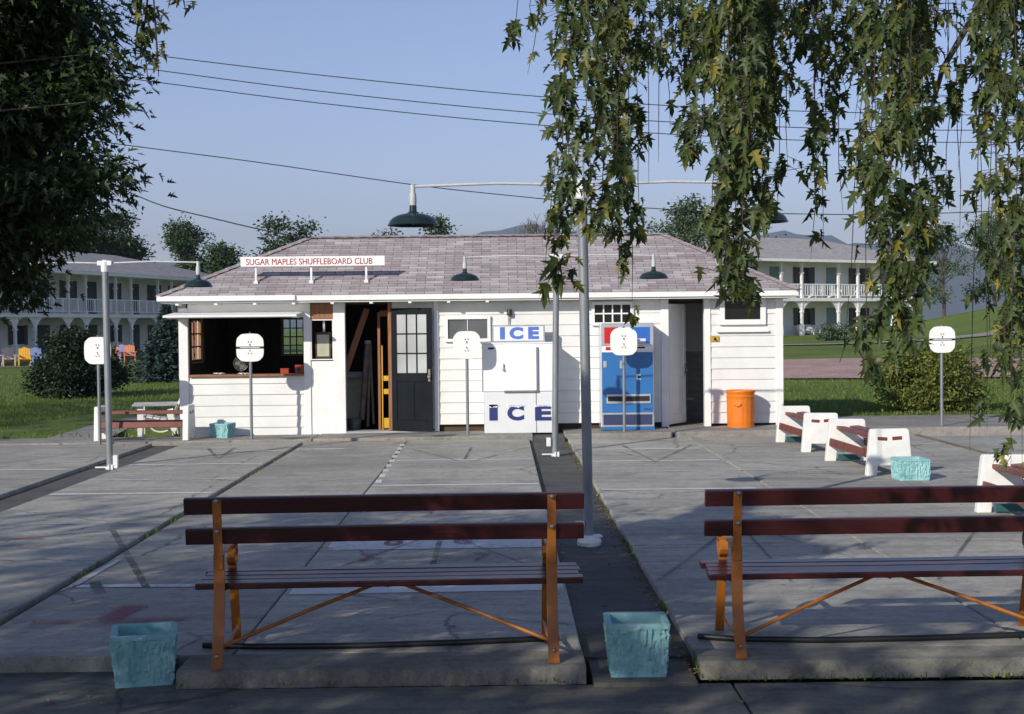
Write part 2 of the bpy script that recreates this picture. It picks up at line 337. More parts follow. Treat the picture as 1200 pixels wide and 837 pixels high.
# ------------------------------------------------------------------ foliage helpers
MAPLE = ([(0, 0, 0), (0.08, -0.02, .02), (0.40, 0.16, .16), (0.13, 0.26, .03), (0.52, 0.66, .22), (0.14, 0.50, .04), (0.15, 0.76, .01), (0, 1.18, -.16),
          (-0.08, -0.02, .02), (-0.36, 0.08, .14), (-0.13, 0.26, .03), (-0.48, 0.60, .20), (-0.14, 0.50, .04), (-0.17, 0.74, .01), (0, .42, -.05)],
         [(0, 1, 2, 3, 14), (14, 3, 4, 5), (14, 5, 6, 7), (0, 14, 10, 9, 8), (14, 12, 11, 10), (14, 7, 13, 12)])
OVAL = ([(0, 0, 0), (0.28, 0.30, .05), (0.22, 0.68, .04), (0, 1, -.03), (-0.22, 0.68, .04), (-0.28, 0.30, .05)], [(0, 1, 2, 3), (0, 3, 4, 5)])
NEEDLE = ([(-0.10, 0, 0), (0.10, 0, 0), (0.05, 0.7, .02), (0, 1, 0), (-0.05, 0.7, -.02)], [(0, 1, 2, 3, 4)])
def unit(a):
    return a / np.maximum(np.linalg.norm(a, axis=1, keepdims=True), 1e-9)
def leaf_mesh(name, Pn, Tn, Nn, Sn, tmpl, mat, parent=None, tint=None, world=True, kind=None):
    Pn = np.asarray(Pn, float); T = unit(np.asarray(Tn, float)); Nn = np.asarray(Nn, float)
    N = unit(Nn - T * (Nn * T).sum(1, keepdims=True)); S = np.cross(T, N)
    tv = np.array(tmpl[0], float); k = len(tv); n = len(Pn); sz = np.asarray(Sn, float)[:, None, None]
    V = Pn[:, None, :] + sz * (tv[None, :, 0:1] * S[:, None, :] + tv[None, :, 1:2] * T[:, None, :] + tv[None, :, 2:3] * N[:, None, :])
    if world and parent is not None: V = V - np.array(parent.location)[None, None, :]
    V = V.reshape(-1, 3)
    loops = np.concatenate([np.array(f) for f in tmpl[1]]); cnt = np.array([len(f) for f in tmpl[1]])
    allloops = (loops[None, :] + (np.arange(n) * k)[:, None]).reshape(-1)
    allcnt = np.tile(cnt, n); starts = np.concatenate([[0], np.cumsum(allcnt)[:-1]])
    me = bpy.data.meshes.new(name)
    me.vertices.add(len(V)); me.vertices.foreach_set('co', V.reshape(-1).astype(np.float32))
    me.loops.add(len(allloops)); me.loops.foreach_set('vertex_index', allloops.astype(np.int32))
    me.polygons.add(len(allcnt)); me.polygons.foreach_set('loop_start', starts.astype(np.int32)); me.polygons.foreach_set('loop_total', allcnt.astype(np.int32))
    me.update(calc_edges=True); me.validate()
    a = me.attributes.new('tint', 'FLOAT', 'POINT')
    tint = rng.random(n) if tint is None else np.asarray(tint)
    a.data.foreach_set('value', np.repeat(tint, k).astype(np.float32))
    me.materials.append(mat); o = bpy.data.objects.new(name, me); COL.objects.link(o)
    if parent is not None: link_child(o, parent)
    if kind: o['kind'] = kind
    return o
def rnd_dirs(n): return unit(rng.normal(size=(n, 3)))
def clump_leaves(clumps, per, size, droop=0.5, shell=0.55, flat=0.5):
    """clumps: (x,y,z,rx,ry,rz).  Leaves gather into small sprays spread through each clump, denser near its outside."""
    Ps, Ts, Ns, Ss, tt = [], [], [], [], []
    vol = np.array([c[3] * c[4] * c[5] for c in clumps]) ** (2 / 3.); vol = vol / vol.mean()
    for c, vv in zip(clumps, vol):
        n = max(12, int(per * vv)); ns = max(3, n // 14)
        d = rnd_dirs(ns); rad = shell + (1 - shell) * rng.random(ns); rad = np.where(rng.random(ns) < 0.25, rad * 0.6, rad)
        sc = np.array(c[3:6]); cen = np.array(c[:3]) + d * rad[:, None] * sc
        idx = rng.integers(0, ns, n)
        p = cen[idx] + rng.normal(size=(n, 3)) * np.array([1, 1, 0.55]) * (size * 1.9)
        out = unit(p - np.array(c[:3])); t = out * np.array([1, 1, 0.5]) + rnd_dirs(n) * 0.8; t[:, 2] -= droop
        nn = np.zeros((n, 3)); nn[:, 2] = flat; nn = nn + out * 0.5 + rnd_dirs(n) * 0.6
        Ps.append(p); Ts.append(t); Ns.append(nn); Ss.append(size * (0.65 + 0.7 * rng.random(n)))
        tt.append(np.clip(rng.random(ns)[idx] * 0.6 + rng.random(n) * 0.4, 0, 1))
    return [np.concatenate(k) for k in (Ps, Ts, Ns, Ss, tt)]
def limb(b, p, q, r0_, r1_, wob=0.1, n=6, seg=7):
    p, q = Vector(p), Vector(q); L = (q - p).length; pts, rs = [], []
    for i in range(n + 1):
        t = i / n; k = p.lerp(q, t)
        if 0 < i < n: k = k + Vector([random.uniform(-1, 1) * wob * L * 0.3 for _ in range(3)])
        pts.append(k); rs.append(r0_ + (r1_ - r0_) * t)
    b.tube(pts, rs, seg); return pts

LEAF = {
 'weep': leaf_mat('weeping_maple_leaf', (0.030, 0.052, 0.024), (0.080, 0.110, 0.032), (0.28, 0.24, 0.045), 0.34, 0.5, 0.86),
 'dark': leaf_mat('dark_maple_leaf', (0.018, 0.034, 0.013), (0.036, 0.060, 0.018), (0.11, 0.10, 0.02), 0.22, 0.5, 0.88),
 'mid': leaf_mat('green_tree_leaf', (0.020, 0.045, 0.020), (0.045, 0.080, 0.028), (0.085, 0.12, 0.04), 0.25),
 'pale': leaf_mat('pale_green_leaf', (0.05, 0.085, 0.05), (0.085, 0.125, 0.065), (0.13, 0.16, 0.08), 0.3),
 'bush': leaf_mat('yellow_green_bush_leaf', (0.070, 0.095, 0.020), (0.15, 0.175, 0.036), (0.26, 0.26, 0.06), 0.3),
 'darkbush': leaf_mat('dark_bush_leaf', (0.010, 0.020, 0.010), (0.022, 0.038, 0.016), (0.04, 0.06, 0.02), 0.15),
 'spruce': leaf_mat('blue_spruce_needles', (0.030, 0.058, 0.052), (0.062, 0.105, 0.098), (0.15, 0.21, 0.20), 0.05, 0.6),
 'grass': leaf_mat('grass_blade', (0.070, 0.115, 0.020), (0.125, 0.185, 0.036), (0.22, 0.24, 0.07), 0.3),
 'fallen': leaf_mat('fallen_leaf', (0.10, 0.055, 0.02), (0.24, 0.15, 0.045), (0.38, 0.30, 0.08), 0.05, 0.8),
}

# ------------------------------------------------------------------ the ground
def struct(o): o['kind'] = 'structure'; return o
def lawn_mat():
    m, n, l, bs = _mat('lawn_grass')
    v = _coord(n, l); a = _noise(n, l, v, 0.22, 6, 0.65); b = _noise(n, l, v, 2.2, 8, 0.75); c = _noise(n, l, v, 30, 4, 0.8)
    col = _ramp(n, l, a.outputs[0], [(0.3, (0.095, 0.150, 0.030)), (0.7, (0.175, 0.225, 0.052))]).outputs[0]
    col = _mix(n, l, 0.8, col, _mix(n, l, 1.0, col, _ramp(n, l, b.outputs[0], [(0.3, (0.62, 0.66, 0.6)), (0.7, (1.3, 1.25, 1.2))]).outputs[0], 'MULTIPLY'))
    col = _mix(n, l, 0.8, col, _mix(n, l, 1.0, col, _ramp(n, l, c.outputs[0], [(0.3, (0.6, 0.65, 0.6)), (0.7, (1.35, 1.3, 1.2))]).outputs[0], 'MULTIPLY'))
    l.new(col, bs.inputs['Base Color']); bs.inputs['Roughness'].default_value = 0.9; bs.inputs['Specular IOR Level'].default_value = 0.2
    _bump(n, l, bs, c.outputs[0], 0.9, 0.05); return m
M['lawn'] = lawn_mat()
def ground_z(x, y):
    if y < 25.15: return -0.25
    t = min(max((y - 26) / 66.0, 0), 1); s = min(max((x + 2) / 16.0, 0), 1)
    z = 0.02 + 0.72 * t * s + 0.06 * s
    # grassy bank at the far right
    d = ((x - 34) / 9.0) ** 2 + ((y - 84) / 16.0) ** 2
    z += 2.3 * math.exp(-d)
    if y < 25.6: z = min(z, 0.0 if x < 4 else 0.07)
    return z
def build_lawn():
    xs = [-8000, -4000, -1500, -600, -250, -120, -80] + [x * 2.0 for x in range(-32, 41)] + [100, 140, 260, 600, 1500, 4000, 8000]
    ys = [-300, -60, -20, 10, 23.05, 25.0, 25.2, 25.6, 26.2] + [27.5 + 1.7 * k for k in range(60)] + [140, 180, 260, 500, 1200, 2600, 5200, 7600]
    zf = lambda x, y: (ground_z(x, y) if not (x < -5.3 and y > 23.06) else 0.005 + (0.0 if y > 23.2 else -0.03))
    b = B(); b.v = [(x, y, zf(x, y)) for y in ys for x in xs]; nx = len(xs)
    b.f = [(j * nx + i, j * nx + i + 1, (j + 1) * nx + i + 1, (j + 1) * nx + i) for j in range(len(ys) - 1) for i in range(nx - 1)]
    return struct(b.build('lawn', M['lawn'], smooth=True))
build_lawn()
struct(B().box(-24, 24, 7.70, 23.3, -0.24, -0.045).build('asphalt_ground', M['asphalt']))
# front path in two pours, with a joint
struct(B().box(-14, 1.16, -6, 7.26, -0.20, -0.084).build('front_path', M['pathmat'], bevel=0.006))
struct(B().box(1.175, 14, -6, 7.26, -0.20, -0.086).build('front_path', M['pathmat'], bevel=0.006))
struct(B().box(-14, -1.69, 7.26, 7.66, -0.20, -0.084).build('front_path', M['pathmat']))
struct(B().box(0.455, 0.985, 7.20, 7.72, -0.20, -0.062).build('asphalt_strip', M['pathmat'], bevel=0.004))
# courts: each lane a slab of its own, open joints between them
def slab(x0, x1, y0, y1, mat, z=0.0): return struct(B().box(x0, x1, y0, y1, -0.16, z).build('court_slab', mat, bevel=0.012))
slab(-4.90, -3.095, 7.66, 22.03, M['slab'])
slab(-3.015, -1.475, 7.66, 22.03, M['slab2'])
slab(-1.462, 0.42, 7.66, 22.03, M['slab'], 0.002)
slab(-14, -5.41, 7.66, 22.00, M['slab2'], 0.0)
slab(1.02, 2.86, 7.66, 12.38, M['slab2']); slab(1.02, 2.86, 12.395, 22.03, M['slab'], 0.001)
slab(2.872, 4.62, 7.66, 22.03, M['slab2'], 0.002)
slab(4.632, 6.40, 7.66, 22.03, M['slab'], -0.002)
slab(6.47, 14, 7.0, 22.03, M['slab2'], -0.030)
struct(B().box(6.402, 6.468, 7.66, 22.03, -0.16, 0.012).build('court_edging', concrete('mossy_edging', (0.10, 0.085, 0.05), (0.20, 0.17, 0.105), 4.4, 0.9, 0.6, False), bevel=0.01))
# raised bench platforms at the near end
def platform(x0, x1, y0, y1):
    n = 60; b = B(); top = []
    for k in range(n + 1):
        x = x0 + (x1 - x0) * k / n
        e = random.uniform(-1, 1) * 0.006
        top += [(x, y0 + e * 2.0, -0.010 + e * .5), (x, y0 + 0.018 + e, 0.0), (x, y1, 0.003), (x, y0 - 0.012 + random.uniform(-1, 1) * 0.008, -0.09), (x, y1, -0.17)]
    b.v = top
    for k in range(n):
        i = 5 * k
        for p, q in ((0, 1), (1, 2), (3, 0), (2, 4)): b.f.append((i + p, i + 5 + p, i + 5 + q, i + q))
    b.f += [(0, 1, 2, 4, 3), tuple(5 * n + q for q in (3, 4, 2, 1, 0))]
    return struct(b.build('bench_platform', M['platform']))
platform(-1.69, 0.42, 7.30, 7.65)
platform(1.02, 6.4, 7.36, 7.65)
# walkway along the club house, climbing a little to the right
def walkway(x0, x1, y0, y1, z0, z1):
    b = B(); vs = []
    for z, dz in ((z0, 0), (z1, 0)):
        x = x0 if (z, dz) == (z0, 0) and len(vs) == 0 else x1
        vs += [(x, y0, -0.2), (x, y0 + random.uniform(-.01, .01), z), (x, y1, z), (x, y1, -0.2)]
    b.add(vs, [(0, 1, 5, 4), (1, 2, 6, 5), (2, 3, 7, 6), (0, 3, 2, 1), (4, 5, 6, 7)])
    return struct(b.build('walkway', M['walk'], bevel=0.015))
walkway(-14, -5.52, 22.05, 23.1, 0.012, 0.018); walkway(-5.51, -2.96, 22.09, 23.3, 0.022, 0.036); walkway(-2.94, 0.48, 22.05, 23.3, 0.042, 0.062)
walkway(0.98, 2.66, 22.07, 23.3, 0.070, 0.085); walkway(2.68, 4.9, 22.03, 24.6, 0.090, 0.108); walkway(4.91, 14, 22.25, 25.2, 0.100, 0.105)
struct(B().box(0.485, 0.975, 22.0, 23.3, -0.2, 0.030).build('walkway', M['asphalt'], bevel=0.01))
# side path beside the club house, gravel drive and distant footpath on the right
def sheet(name, pts, mat, dz=0.0, sub=None, zf=None):
    b = B(); b.v = [(p[0], p[1], (zf(p[0], p[1]) if zf else 0) + dz) for p in pts]; b.f = [tuple(range(len(pts)))]
    return struct(b.build(name, mat))
q = [on(45, 517), on(112, 498), on(150, 490), on(250, 486), on(250, 500), on(150, 503), on(128, 514)]
sheet('side_path', [(p.x, max(p.y, 23.06)) for p in q], M['walk'], 0.012)
def ribbon(name, pts, width, mat, dz):
    b = B(); n = len(pts)
    for i, p in enumerate(pts):
        a, c = pts[max(i - 1, 0)], pts[min(i + 1, n - 1)]; d = Vector((c[0] - a[0], c[1] - a[1], 0)).normalized(); s = Vector((-d.y, d.x, 0))
        ww = width * random.uniform(0.95, 1.05)
        for k in (-1, 0, 1):
            x, y = p[0] + s.x * k * ww / 2, p[1] + s.y * k * ww / 2; b.v.append((x, y, ground_z(x, y) + dz))
    for i in range(n - 1):
        for k in (0, 1): b.f.append((3 * i + k, 3 * i + k + 1, 3 * i + k + 4, 3 * i + k + 3))
    return struct(b.build(name, mat))
pts = [(-4 + 2.0 * k, 52 - 0.62 * k - 0.012 * k * k) for k in range(0, 24)]
ribbon('gravel_drive', pts, 14.5, M['gravel'], 0.05)
ribbon('footpath', [(4 + 2 * k, 73.0 - 0.1 * k) for k in range(0, 16)], 1.6, M['walk'], 0.06)
ribbon('footpath', [(-26 + 2 * k, 68.0 + 0.1 * k) for k in range(0, 10)], 0.9, M['walk'], 0.03)

# ------------------------------------------------------------------ court markings (painted, worn)
def flat(b, pts, z):
    return b.add([(p[0], p[1], z) for p in pts], [tuple(range(len(pts)))])
def stroke(b, p, q, wd, z):
    d = Vector((q[0] - p[0], q[1] - p[1], 0)).normalized(); s = Vector((-d.y, d.x, 0)) * wd / 2
    n = max(1, int((Vector(q) - Vector(p)).length / 0.25)); 
    for k in range(n):
        a = Vector((p[0], p[1], 0)).lerp(Vector((q[0], q[1], 0)), k / n); c = Vector((p[0], p[1], 0)).lerp(Vector((q[0], q[1], 0)), (k + 1) / n)
        flat(b, [a - s, c - s, c + s, a + s], z)
ZM = 0.006
bw, bf, bk, br = B(), B(), B(), B()
stroke(bw, (-1.44, 15.75), (0.40, 15.78), 0.11, ZM); stroke(bw, (1.05, 15.1), (2.7, 15.1), 0.08, ZM)
stroke(bw, (-4.86, 15.26), (-3.12, 15.26), 0.10, ZM); stroke(bf, (-4.86, 16.65), (-3.12, 16.65), 0.09, ZM); stroke(bf, (-4.7, 12.9), (-3.3, 12.95), 0.05, ZM)
stroke(bw, (-1.40, 18.7), (0.40, 18.7), 0.09, ZM); stroke(bw, (-4.86, 18.5), (-3.12, 18.5), 0.09, ZM)
stroke(bw, (1.05, 18.28), (2.8, 18.28), 0.11, ZM); stroke(bw, (1.05, 20.05), (2.8, 20.05), 0.12, ZM); stroke(bf, (1.3, 17.0), (4.4, 17.0), 0.07, ZM); stroke(bf, (2.9, 18.2), (4.4, 18.2), 0.07, ZM)
stroke(bf, (-4.5, 20.4), (-3.12, 20.4), 0.10, ZM); stroke(bw, (-2.98, 20.6), (-2.3, 20.6), 0.12, ZM); stroke(bw, (-7.5, 18.0), (-5.5, 18.0), 0.09, ZM)
for k in range(9): stroke(bw, (-1.40 - 0.01 * k, 16.0 + 0.62 * k), (-1.42 - 0.01 * k, 16.35 + 0.62 * k), 0.07, ZM)
# near ends
stroke(bw, (-2.97, 9.75), (-1.72, 9.72), 0.10, ZM); stroke(bf, (-2.96, 9.75), (-2.94, 10.9), 0.05, ZM)
flat(bw, [(-1.40, 11.20), (0.40, 11.24), (0.40, 11.75), (-1.40, 11.70)], ZM); flat(bw, [(-1.42, 9.35), (0.40, 9.40), (0.40, 9.70), (-1.42, 9.66)], ZM)
for p, q, wd in [((-0.52, 9.7), (-0.52, 11.7), 0.07), ((-1.4, 9.9), (-0.6, 11.9), 0.045), ((0.38, 9.9), (-0.45, 11.9), 0.045), ((-1.4, 9.8), (0.4, 9.84), 0.03),
                 ((-3.95, 21.0), (-3.85, 19.3), 0.07), ((-3.85, 19.3), (-3.15, 21.2), 0.05), ((-4.35, 21.0), (-3.87, 19.3), 0.07), ((-0.5, 18.7), (-0.45, 20.6), 0.06),
                 ((-1.3, 20.4), (-0.5, 18.3), 0.05), ((0.35, 20.4), (-0.45, 18.3), 0.05), ((1.1, 19.6), (1.9, 18.1), 0.05), ((2.75, 20.6), (1.95, 18.1), 0.06), ((1.75, 20.6), (1.95, 18.1), 0.07),
                 ((-6.9, 18.2), (-6.1, 20.3), 0.05), ((1.06, 9.7), (2.0, 12.3), 0.05), ((2.82, 9.8), (2.1, 12.3), 0.045), ((2.95, 9.6), (4.2, 12.4), 0.045), ((4.55, 9.8), (4.3, 12.4), 0.04), ((1.95, 9.6), (2.05, 11.9), 0.035), ((1.06, 9.72), (4.5, 9.9), 0.03), ((1.1, 13.6), (4.5, 13.9), 0.03)]:
    stroke(bk, p, q, wd * .66, ZM + 0.004)
a, c, d = on(132, 622), on(172, 690), on(110, 682)
stroke(bk, (a.x, a.y), (c.x, c.y), 0.055, ZM); stroke(bk, (on(0, 634).x, on(0, 634).y), (a.x, a.y), 0.05, ZM); stroke(bk, (d.x, d.y), (on(118, 697).x, on(118, 697).y), 0.08, ZM)
stroke(bk, (on(0, 688).x, on(0, 688).y), (-3.12, 10.4), 0.03, ZM); stroke(bk, (on(0, 720).x, on(0, 720).y), (on(100, 684).x, on(100, 684).y), 0.03, ZM)
# the red strokes on the near left slab
e0, e1 = on(36, 731), on(216, 727); stroke(br, (e0.x, e0.y), (e1.x, e1.y), 0.10, ZM + .004)
e0, e1 = on(128, 727), on(160, 710); stroke(br, (e0.x, e0.y), (e1.x, e1.y), 0.16, ZM + .004)
for px, py, L in [(25, 632, 50), (35, 643, 30), (8, 658, 22), (470, 520, 20), (408, 528, 14), (60, 533, 40), (700, 521, 16)]:
    e0, e1 = on(px - L / 2, py), on(px + L / 2, py); stroke(br, (e0.x, e0.y), (e1.x, e1.y), 0.08, ZM + .004)
for nm, bb, mm in (('painted_white_lines', bw, 'lineW'), ('painted_faint_lines', bf, 'lineF'), ('painted_black_lines', bk, 'lineK'), ('painted_red_marks', br, 'lineR')):
    struct(bb.build(nm, M[mm]))

# ------------------------------------------------------------------ lettering
def text_mesh(body, width, height, depth, mat, name, parent, mw, bold=0.0):
    cu = bpy.data.curves.new('txt', 'FONT'); cu.body = body; cu.size = 1; cu.extrude = 0.5; cu.offset = bold; cu.resolution_u = 4
    o = bpy.data.objects.new('txt', cu); COL.objects.link(o)
    bpy.context.view_layer.update()
    dg = bpy.context.evaluated_depsgraph_get(); me = bpy.data.meshes.new_from_object(o.evaluated_get(dg)); bpy.data.objects.remove(o); bpy.data.curves.remove(cu)
    co = np.array([v.co for v in me.vertices]); mn, mx = co.min(0), co.max(0)
    S = Matrix.Diagonal((width / (mx[0] - mn[0]), height / (mx[1] - mn[1]), depth / max(mx[2] - mn[2], 1e-6), 1))
    me.transform(mw @ Matrix.Rotation(R(90), 4, 'X') @ S @ Matrix.Translation((-(mn[0] + mx[0]) / 2, -(mn[1] + mx[1]) / 2, 0)))
    me.name = name; me.materials.clear(); me.materials.append(mat)
    ob = bpy.data.objects.new(name, me); COL.objects.link(ob)
    if parent is not None: link_child(ob, parent)
    else: struct(ob)
    return ob
for ch, px, py, wd in [('8', 462, 636, .16), ('8', 543, 634, .16), ('7', 432, 655, .15), ('7', 565, 654, .15), ('8', 912, 622, .16), ('7', 968, 645, .15)]:
    p = on(px, py); text_mesh(ch, wd, 0.42 if ch == '8' else 0.36, 0.002, M['lineR'], 'court_number', None, Matrix.Translation((p.x, p.y, ZM + 0.008)) @ Matrix.Rotation(R(-90), 4, 'X'), 0.02)

# ------------------------------------------------------------------ the club house
FY = 23.1
club = thing('club_building', 'low white clapboard club house with pink grey shingle hip roof', 'building', (0, FY, 0))
def siding(b, x0, x1, z0, z1, Y, h=0.178, back=0.10):
    b.box(x0, x1, Y, Y + back, z0, z1)
    z = z0
    while z < z1 - 0.005:
        t = min(z + h, z1); p = random.uniform(0.017, 0.024)
        vs = [(x0, Y - p, z), (x1, Y - p, z), (x1, Y - 0.004, t), (x0, Y - 0.004, t), (x0, Y + 0.002, z), (x1, Y + 0.002, z), (x1, Y + .002, t), (x0, Y + .002, t)]
        b.add(vs, [(0, 1, 2, 3), (0, 4, 5, 1), (0, 3, 7, 4), (1, 5, 6, 2), (3, 2, 6, 7)]); z += h
W = B(); siding(W, -5.07, -3.20, -0.02, 0.985, FY)
W.build('counter_wall', M['white'], club, world=True)
for a_ in ((-1.02, 2.60, 0.17), (-1.77, -1.09, 0.10), (3.40, 4.46, 0.14)):
    W = B(); siding(W, a_[0], a_[1], a_[2], 2.165, FY); W.build('front_wall', M['white'], club, world=True)
B().box(-1.02, 2.60, FY + 0.06, FY + 0.10, -0.1, 0.165).build('foundation', M['darkwood'], club, world=True)
B().box(3.35, 4.55, FY + 0.06, FY + 0.10, -0.1, 0.135).build('foundation', M['darkwood'], club, world=True)
BY = 26.6
def part(name, mat, *boxes, bevel=0.004, parent=None):
    b = B()
    for x in boxes: b.box(*x)
    return b.build(name, M[mat], parent or club, world=True, bevel=bevel)
part('corner_board', 'trim', (-5.22, -5.07, FY - 0.035, FY + 0.07, -0.02, 2.10))
part('corner_board', 'trim', (4.46, 4.58, FY - 0.035, FY + 0.07, 0.10, 2.165))
part('door_post', 'trim', (-3.20, -3.09, FY - 0.030, FY + 0.12, 0.0, 2.165))
part('door_post', 'trim', (-2.72, -2.53, FY - 0.032, FY + 0.12, 0.02, 2.165))
part('door_post', 'trim', (-1.09, -1.02, FY - 0.045, FY + 0.12, 0.06, 2.165))
part('panel', 'trim', (-3.09, -2.72, FY - 0.010, FY + 0.05, 0.02, 1.22))
part('door_sill', 'greywood', (-2.53, -1.09, FY - 0.06, FY + 0.30, 0.0, 0.075))
part('door_post', 'trim', (2.60, 2.72, FY - 0.035, FY + 0.12, 0.09, 2.165))
part('door_post', 'trim', (3.30, 3.40, FY - 0.035, FY + 0.12, 0.09, 2.165))
part('header', 'trim', (-5.07, -3.20, FY - 0.028, FY + 0.10, 1.935, 2.165))
part('counter_sill', 'brownwood', (-5.07, -3.20, FY - 0.07, FY + 0.25, 0.987, 1.020))
# end and rear walls; the left end has a window seen through the counter opening
def side_siding(b, x, y0, y1, z0, z1, sgn):
    b.box(min(x, x - sgn * 0.08), max(x, x - sgn * 0.08), y0, y1, z0, z1); z = z0
    while z < z1 - 0.005:
        t = min(z + 0.178, z1)
        vs = [(x + sgn * .03, y0, z), (x + sgn * .03, y1, z), (x + sgn * .004, y1, t), (x + sgn * .004, y0, t), (x - sgn * .002, y0, z), (x - sgn * .002, y1, z), (x - sgn * .002, y1, t), (x - sgn * .002, y0, t)]
        b.add(vs, [(0, 1, 2, 3), (0, 1, 5, 4), (0, 3, 7, 4), (1, 2, 6, 5), (3, 2, 6, 7)]); z += 0.178
wl = B()
for y0, y1, z0, z1 in ((FY + .08, FY + 0.35, -.02, 2.165), (FY + .35, FY + 1.3, -.02, 1.20), (FY + .35, FY + 1.3, 1.95, 2.165), (FY + 1.3, BY, -.02, 2.165)): side_siding(wl, -5.20, y0, y1, z0, z1, -1)
wl.build('end_wall', M['white'], club, world=True)
wr = B(); side_siding(wr, 4.56, FY + .08, BY, 0.1, 2.165, 1); wr.build('end_wall', M['white'], club, world=True)
wb = B()
for x0, x1, z0, z1 in ((-5.12, -4.10, -.02, 2.165), (-4.10, -3.66, -.02, 1.25), (-4.10, -3.66, 1.96, 2.165), (-3.66, 4.5, -.02, 2.165)): wb.box(x0, x1, BY, BY + 0.08, z0, z1)
wb.build('rear_wall', M['white'], club, world=True)
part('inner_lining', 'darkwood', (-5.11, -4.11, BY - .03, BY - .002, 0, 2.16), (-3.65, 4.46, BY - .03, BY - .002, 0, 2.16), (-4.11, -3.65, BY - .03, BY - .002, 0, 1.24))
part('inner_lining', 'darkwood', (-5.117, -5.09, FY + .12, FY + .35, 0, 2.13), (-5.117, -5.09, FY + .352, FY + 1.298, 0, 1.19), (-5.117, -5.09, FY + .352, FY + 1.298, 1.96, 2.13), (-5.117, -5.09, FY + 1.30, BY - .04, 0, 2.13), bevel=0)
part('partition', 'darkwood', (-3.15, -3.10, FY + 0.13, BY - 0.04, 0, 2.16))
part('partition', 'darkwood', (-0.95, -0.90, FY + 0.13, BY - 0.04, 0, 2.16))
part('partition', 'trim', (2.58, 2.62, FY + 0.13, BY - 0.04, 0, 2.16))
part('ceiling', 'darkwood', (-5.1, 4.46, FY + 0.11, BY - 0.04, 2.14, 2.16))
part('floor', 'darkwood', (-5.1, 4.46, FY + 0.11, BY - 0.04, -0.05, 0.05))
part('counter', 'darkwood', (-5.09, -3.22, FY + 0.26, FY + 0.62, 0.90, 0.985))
def window(name, x0, x1, z0, z1, Y, nx, nz, framemat, panemat, parent=club, fr=0.05, mun=0.022, depth=0.05, axis='y', behind=True):
    """frame with muntins, one pane sheet as a sub-part"""
    def bx(b, u0, u1, z0_, z1_, d0, d1):
        if axis == 'y': b.box(u0, u1, Y + d0, Y + d1, z0_, z1_)
        else: b.box(Y + d0, Y + d1, u0, u1, z0_, z1_)
    b = B()
    bx(b, x0 - fr, x0, z0 - fr, z1 + fr, -depth, 0); bx(b, x1, x1 + fr, z0 - fr, z1 + fr, -depth, 0)
    bx(b, x0, x1, z0 - fr, z0, -depth - .006, 0); bx(b, x0, x1, z1, z1 + fr, -depth - .004, 0)
    for k in range(1, nx): u = x0 + (x1 - x0) * k / nx; bx(b, u - mun / 2, u + mun / 2, z0, z1, -depth * .8, -.004)
    for k in range(1, nz): z = z0 + (z1 - z0) * k / nz; bx(b, x0, x1, z - mun / 2, z + mun / 2, -depth * .7, -.006)
    f = b.build(name, M[framemat], parent, world=True, bevel=0.002)
    if panemat:
        p = B(); bx(p, x0, x1, z0, z1, -depth * .45, -depth * .3); p.build('pane', M[panemat], f, world=True)
    return f
window('window', -0.86, -0.22, 1.56, 1.875, FY - .012, 2, 1, 'trim', 'greypane', mun=0.012)
window('window', 1.52, 2.10, 1.80, 2.085, FY - .012, 4, 2, 'trim', 'pane')
window('window', 3.63, 4.21, 1.825, 2.125, FY - .012, 1, 1, 'trim', 'pane', fr=0.085)
part('window_ledge', 'trim', (3.50, 4.34, FY - 0.075, FY - 0.01, 1.62, 1.655))
window('window', FY + .40, FY + 1.25, 1.25, 1.90, -5.13, 3, 3, 'brownwood', None, axis='x')
window('window', -4.06, -3.70, 1.28, 1.92, BY + .03, 3, 4, 'greywood', None)
window('notice_window', -3.07, -2.735, 1.255, 1.88, FY + 0.02, 1, 1, 'trim', None, fr=0.018)
part('notice_lintel', 'brownwood', (-3.088, -2.722, FY - 0.004, FY + 0.08, 1.905, 2.16))
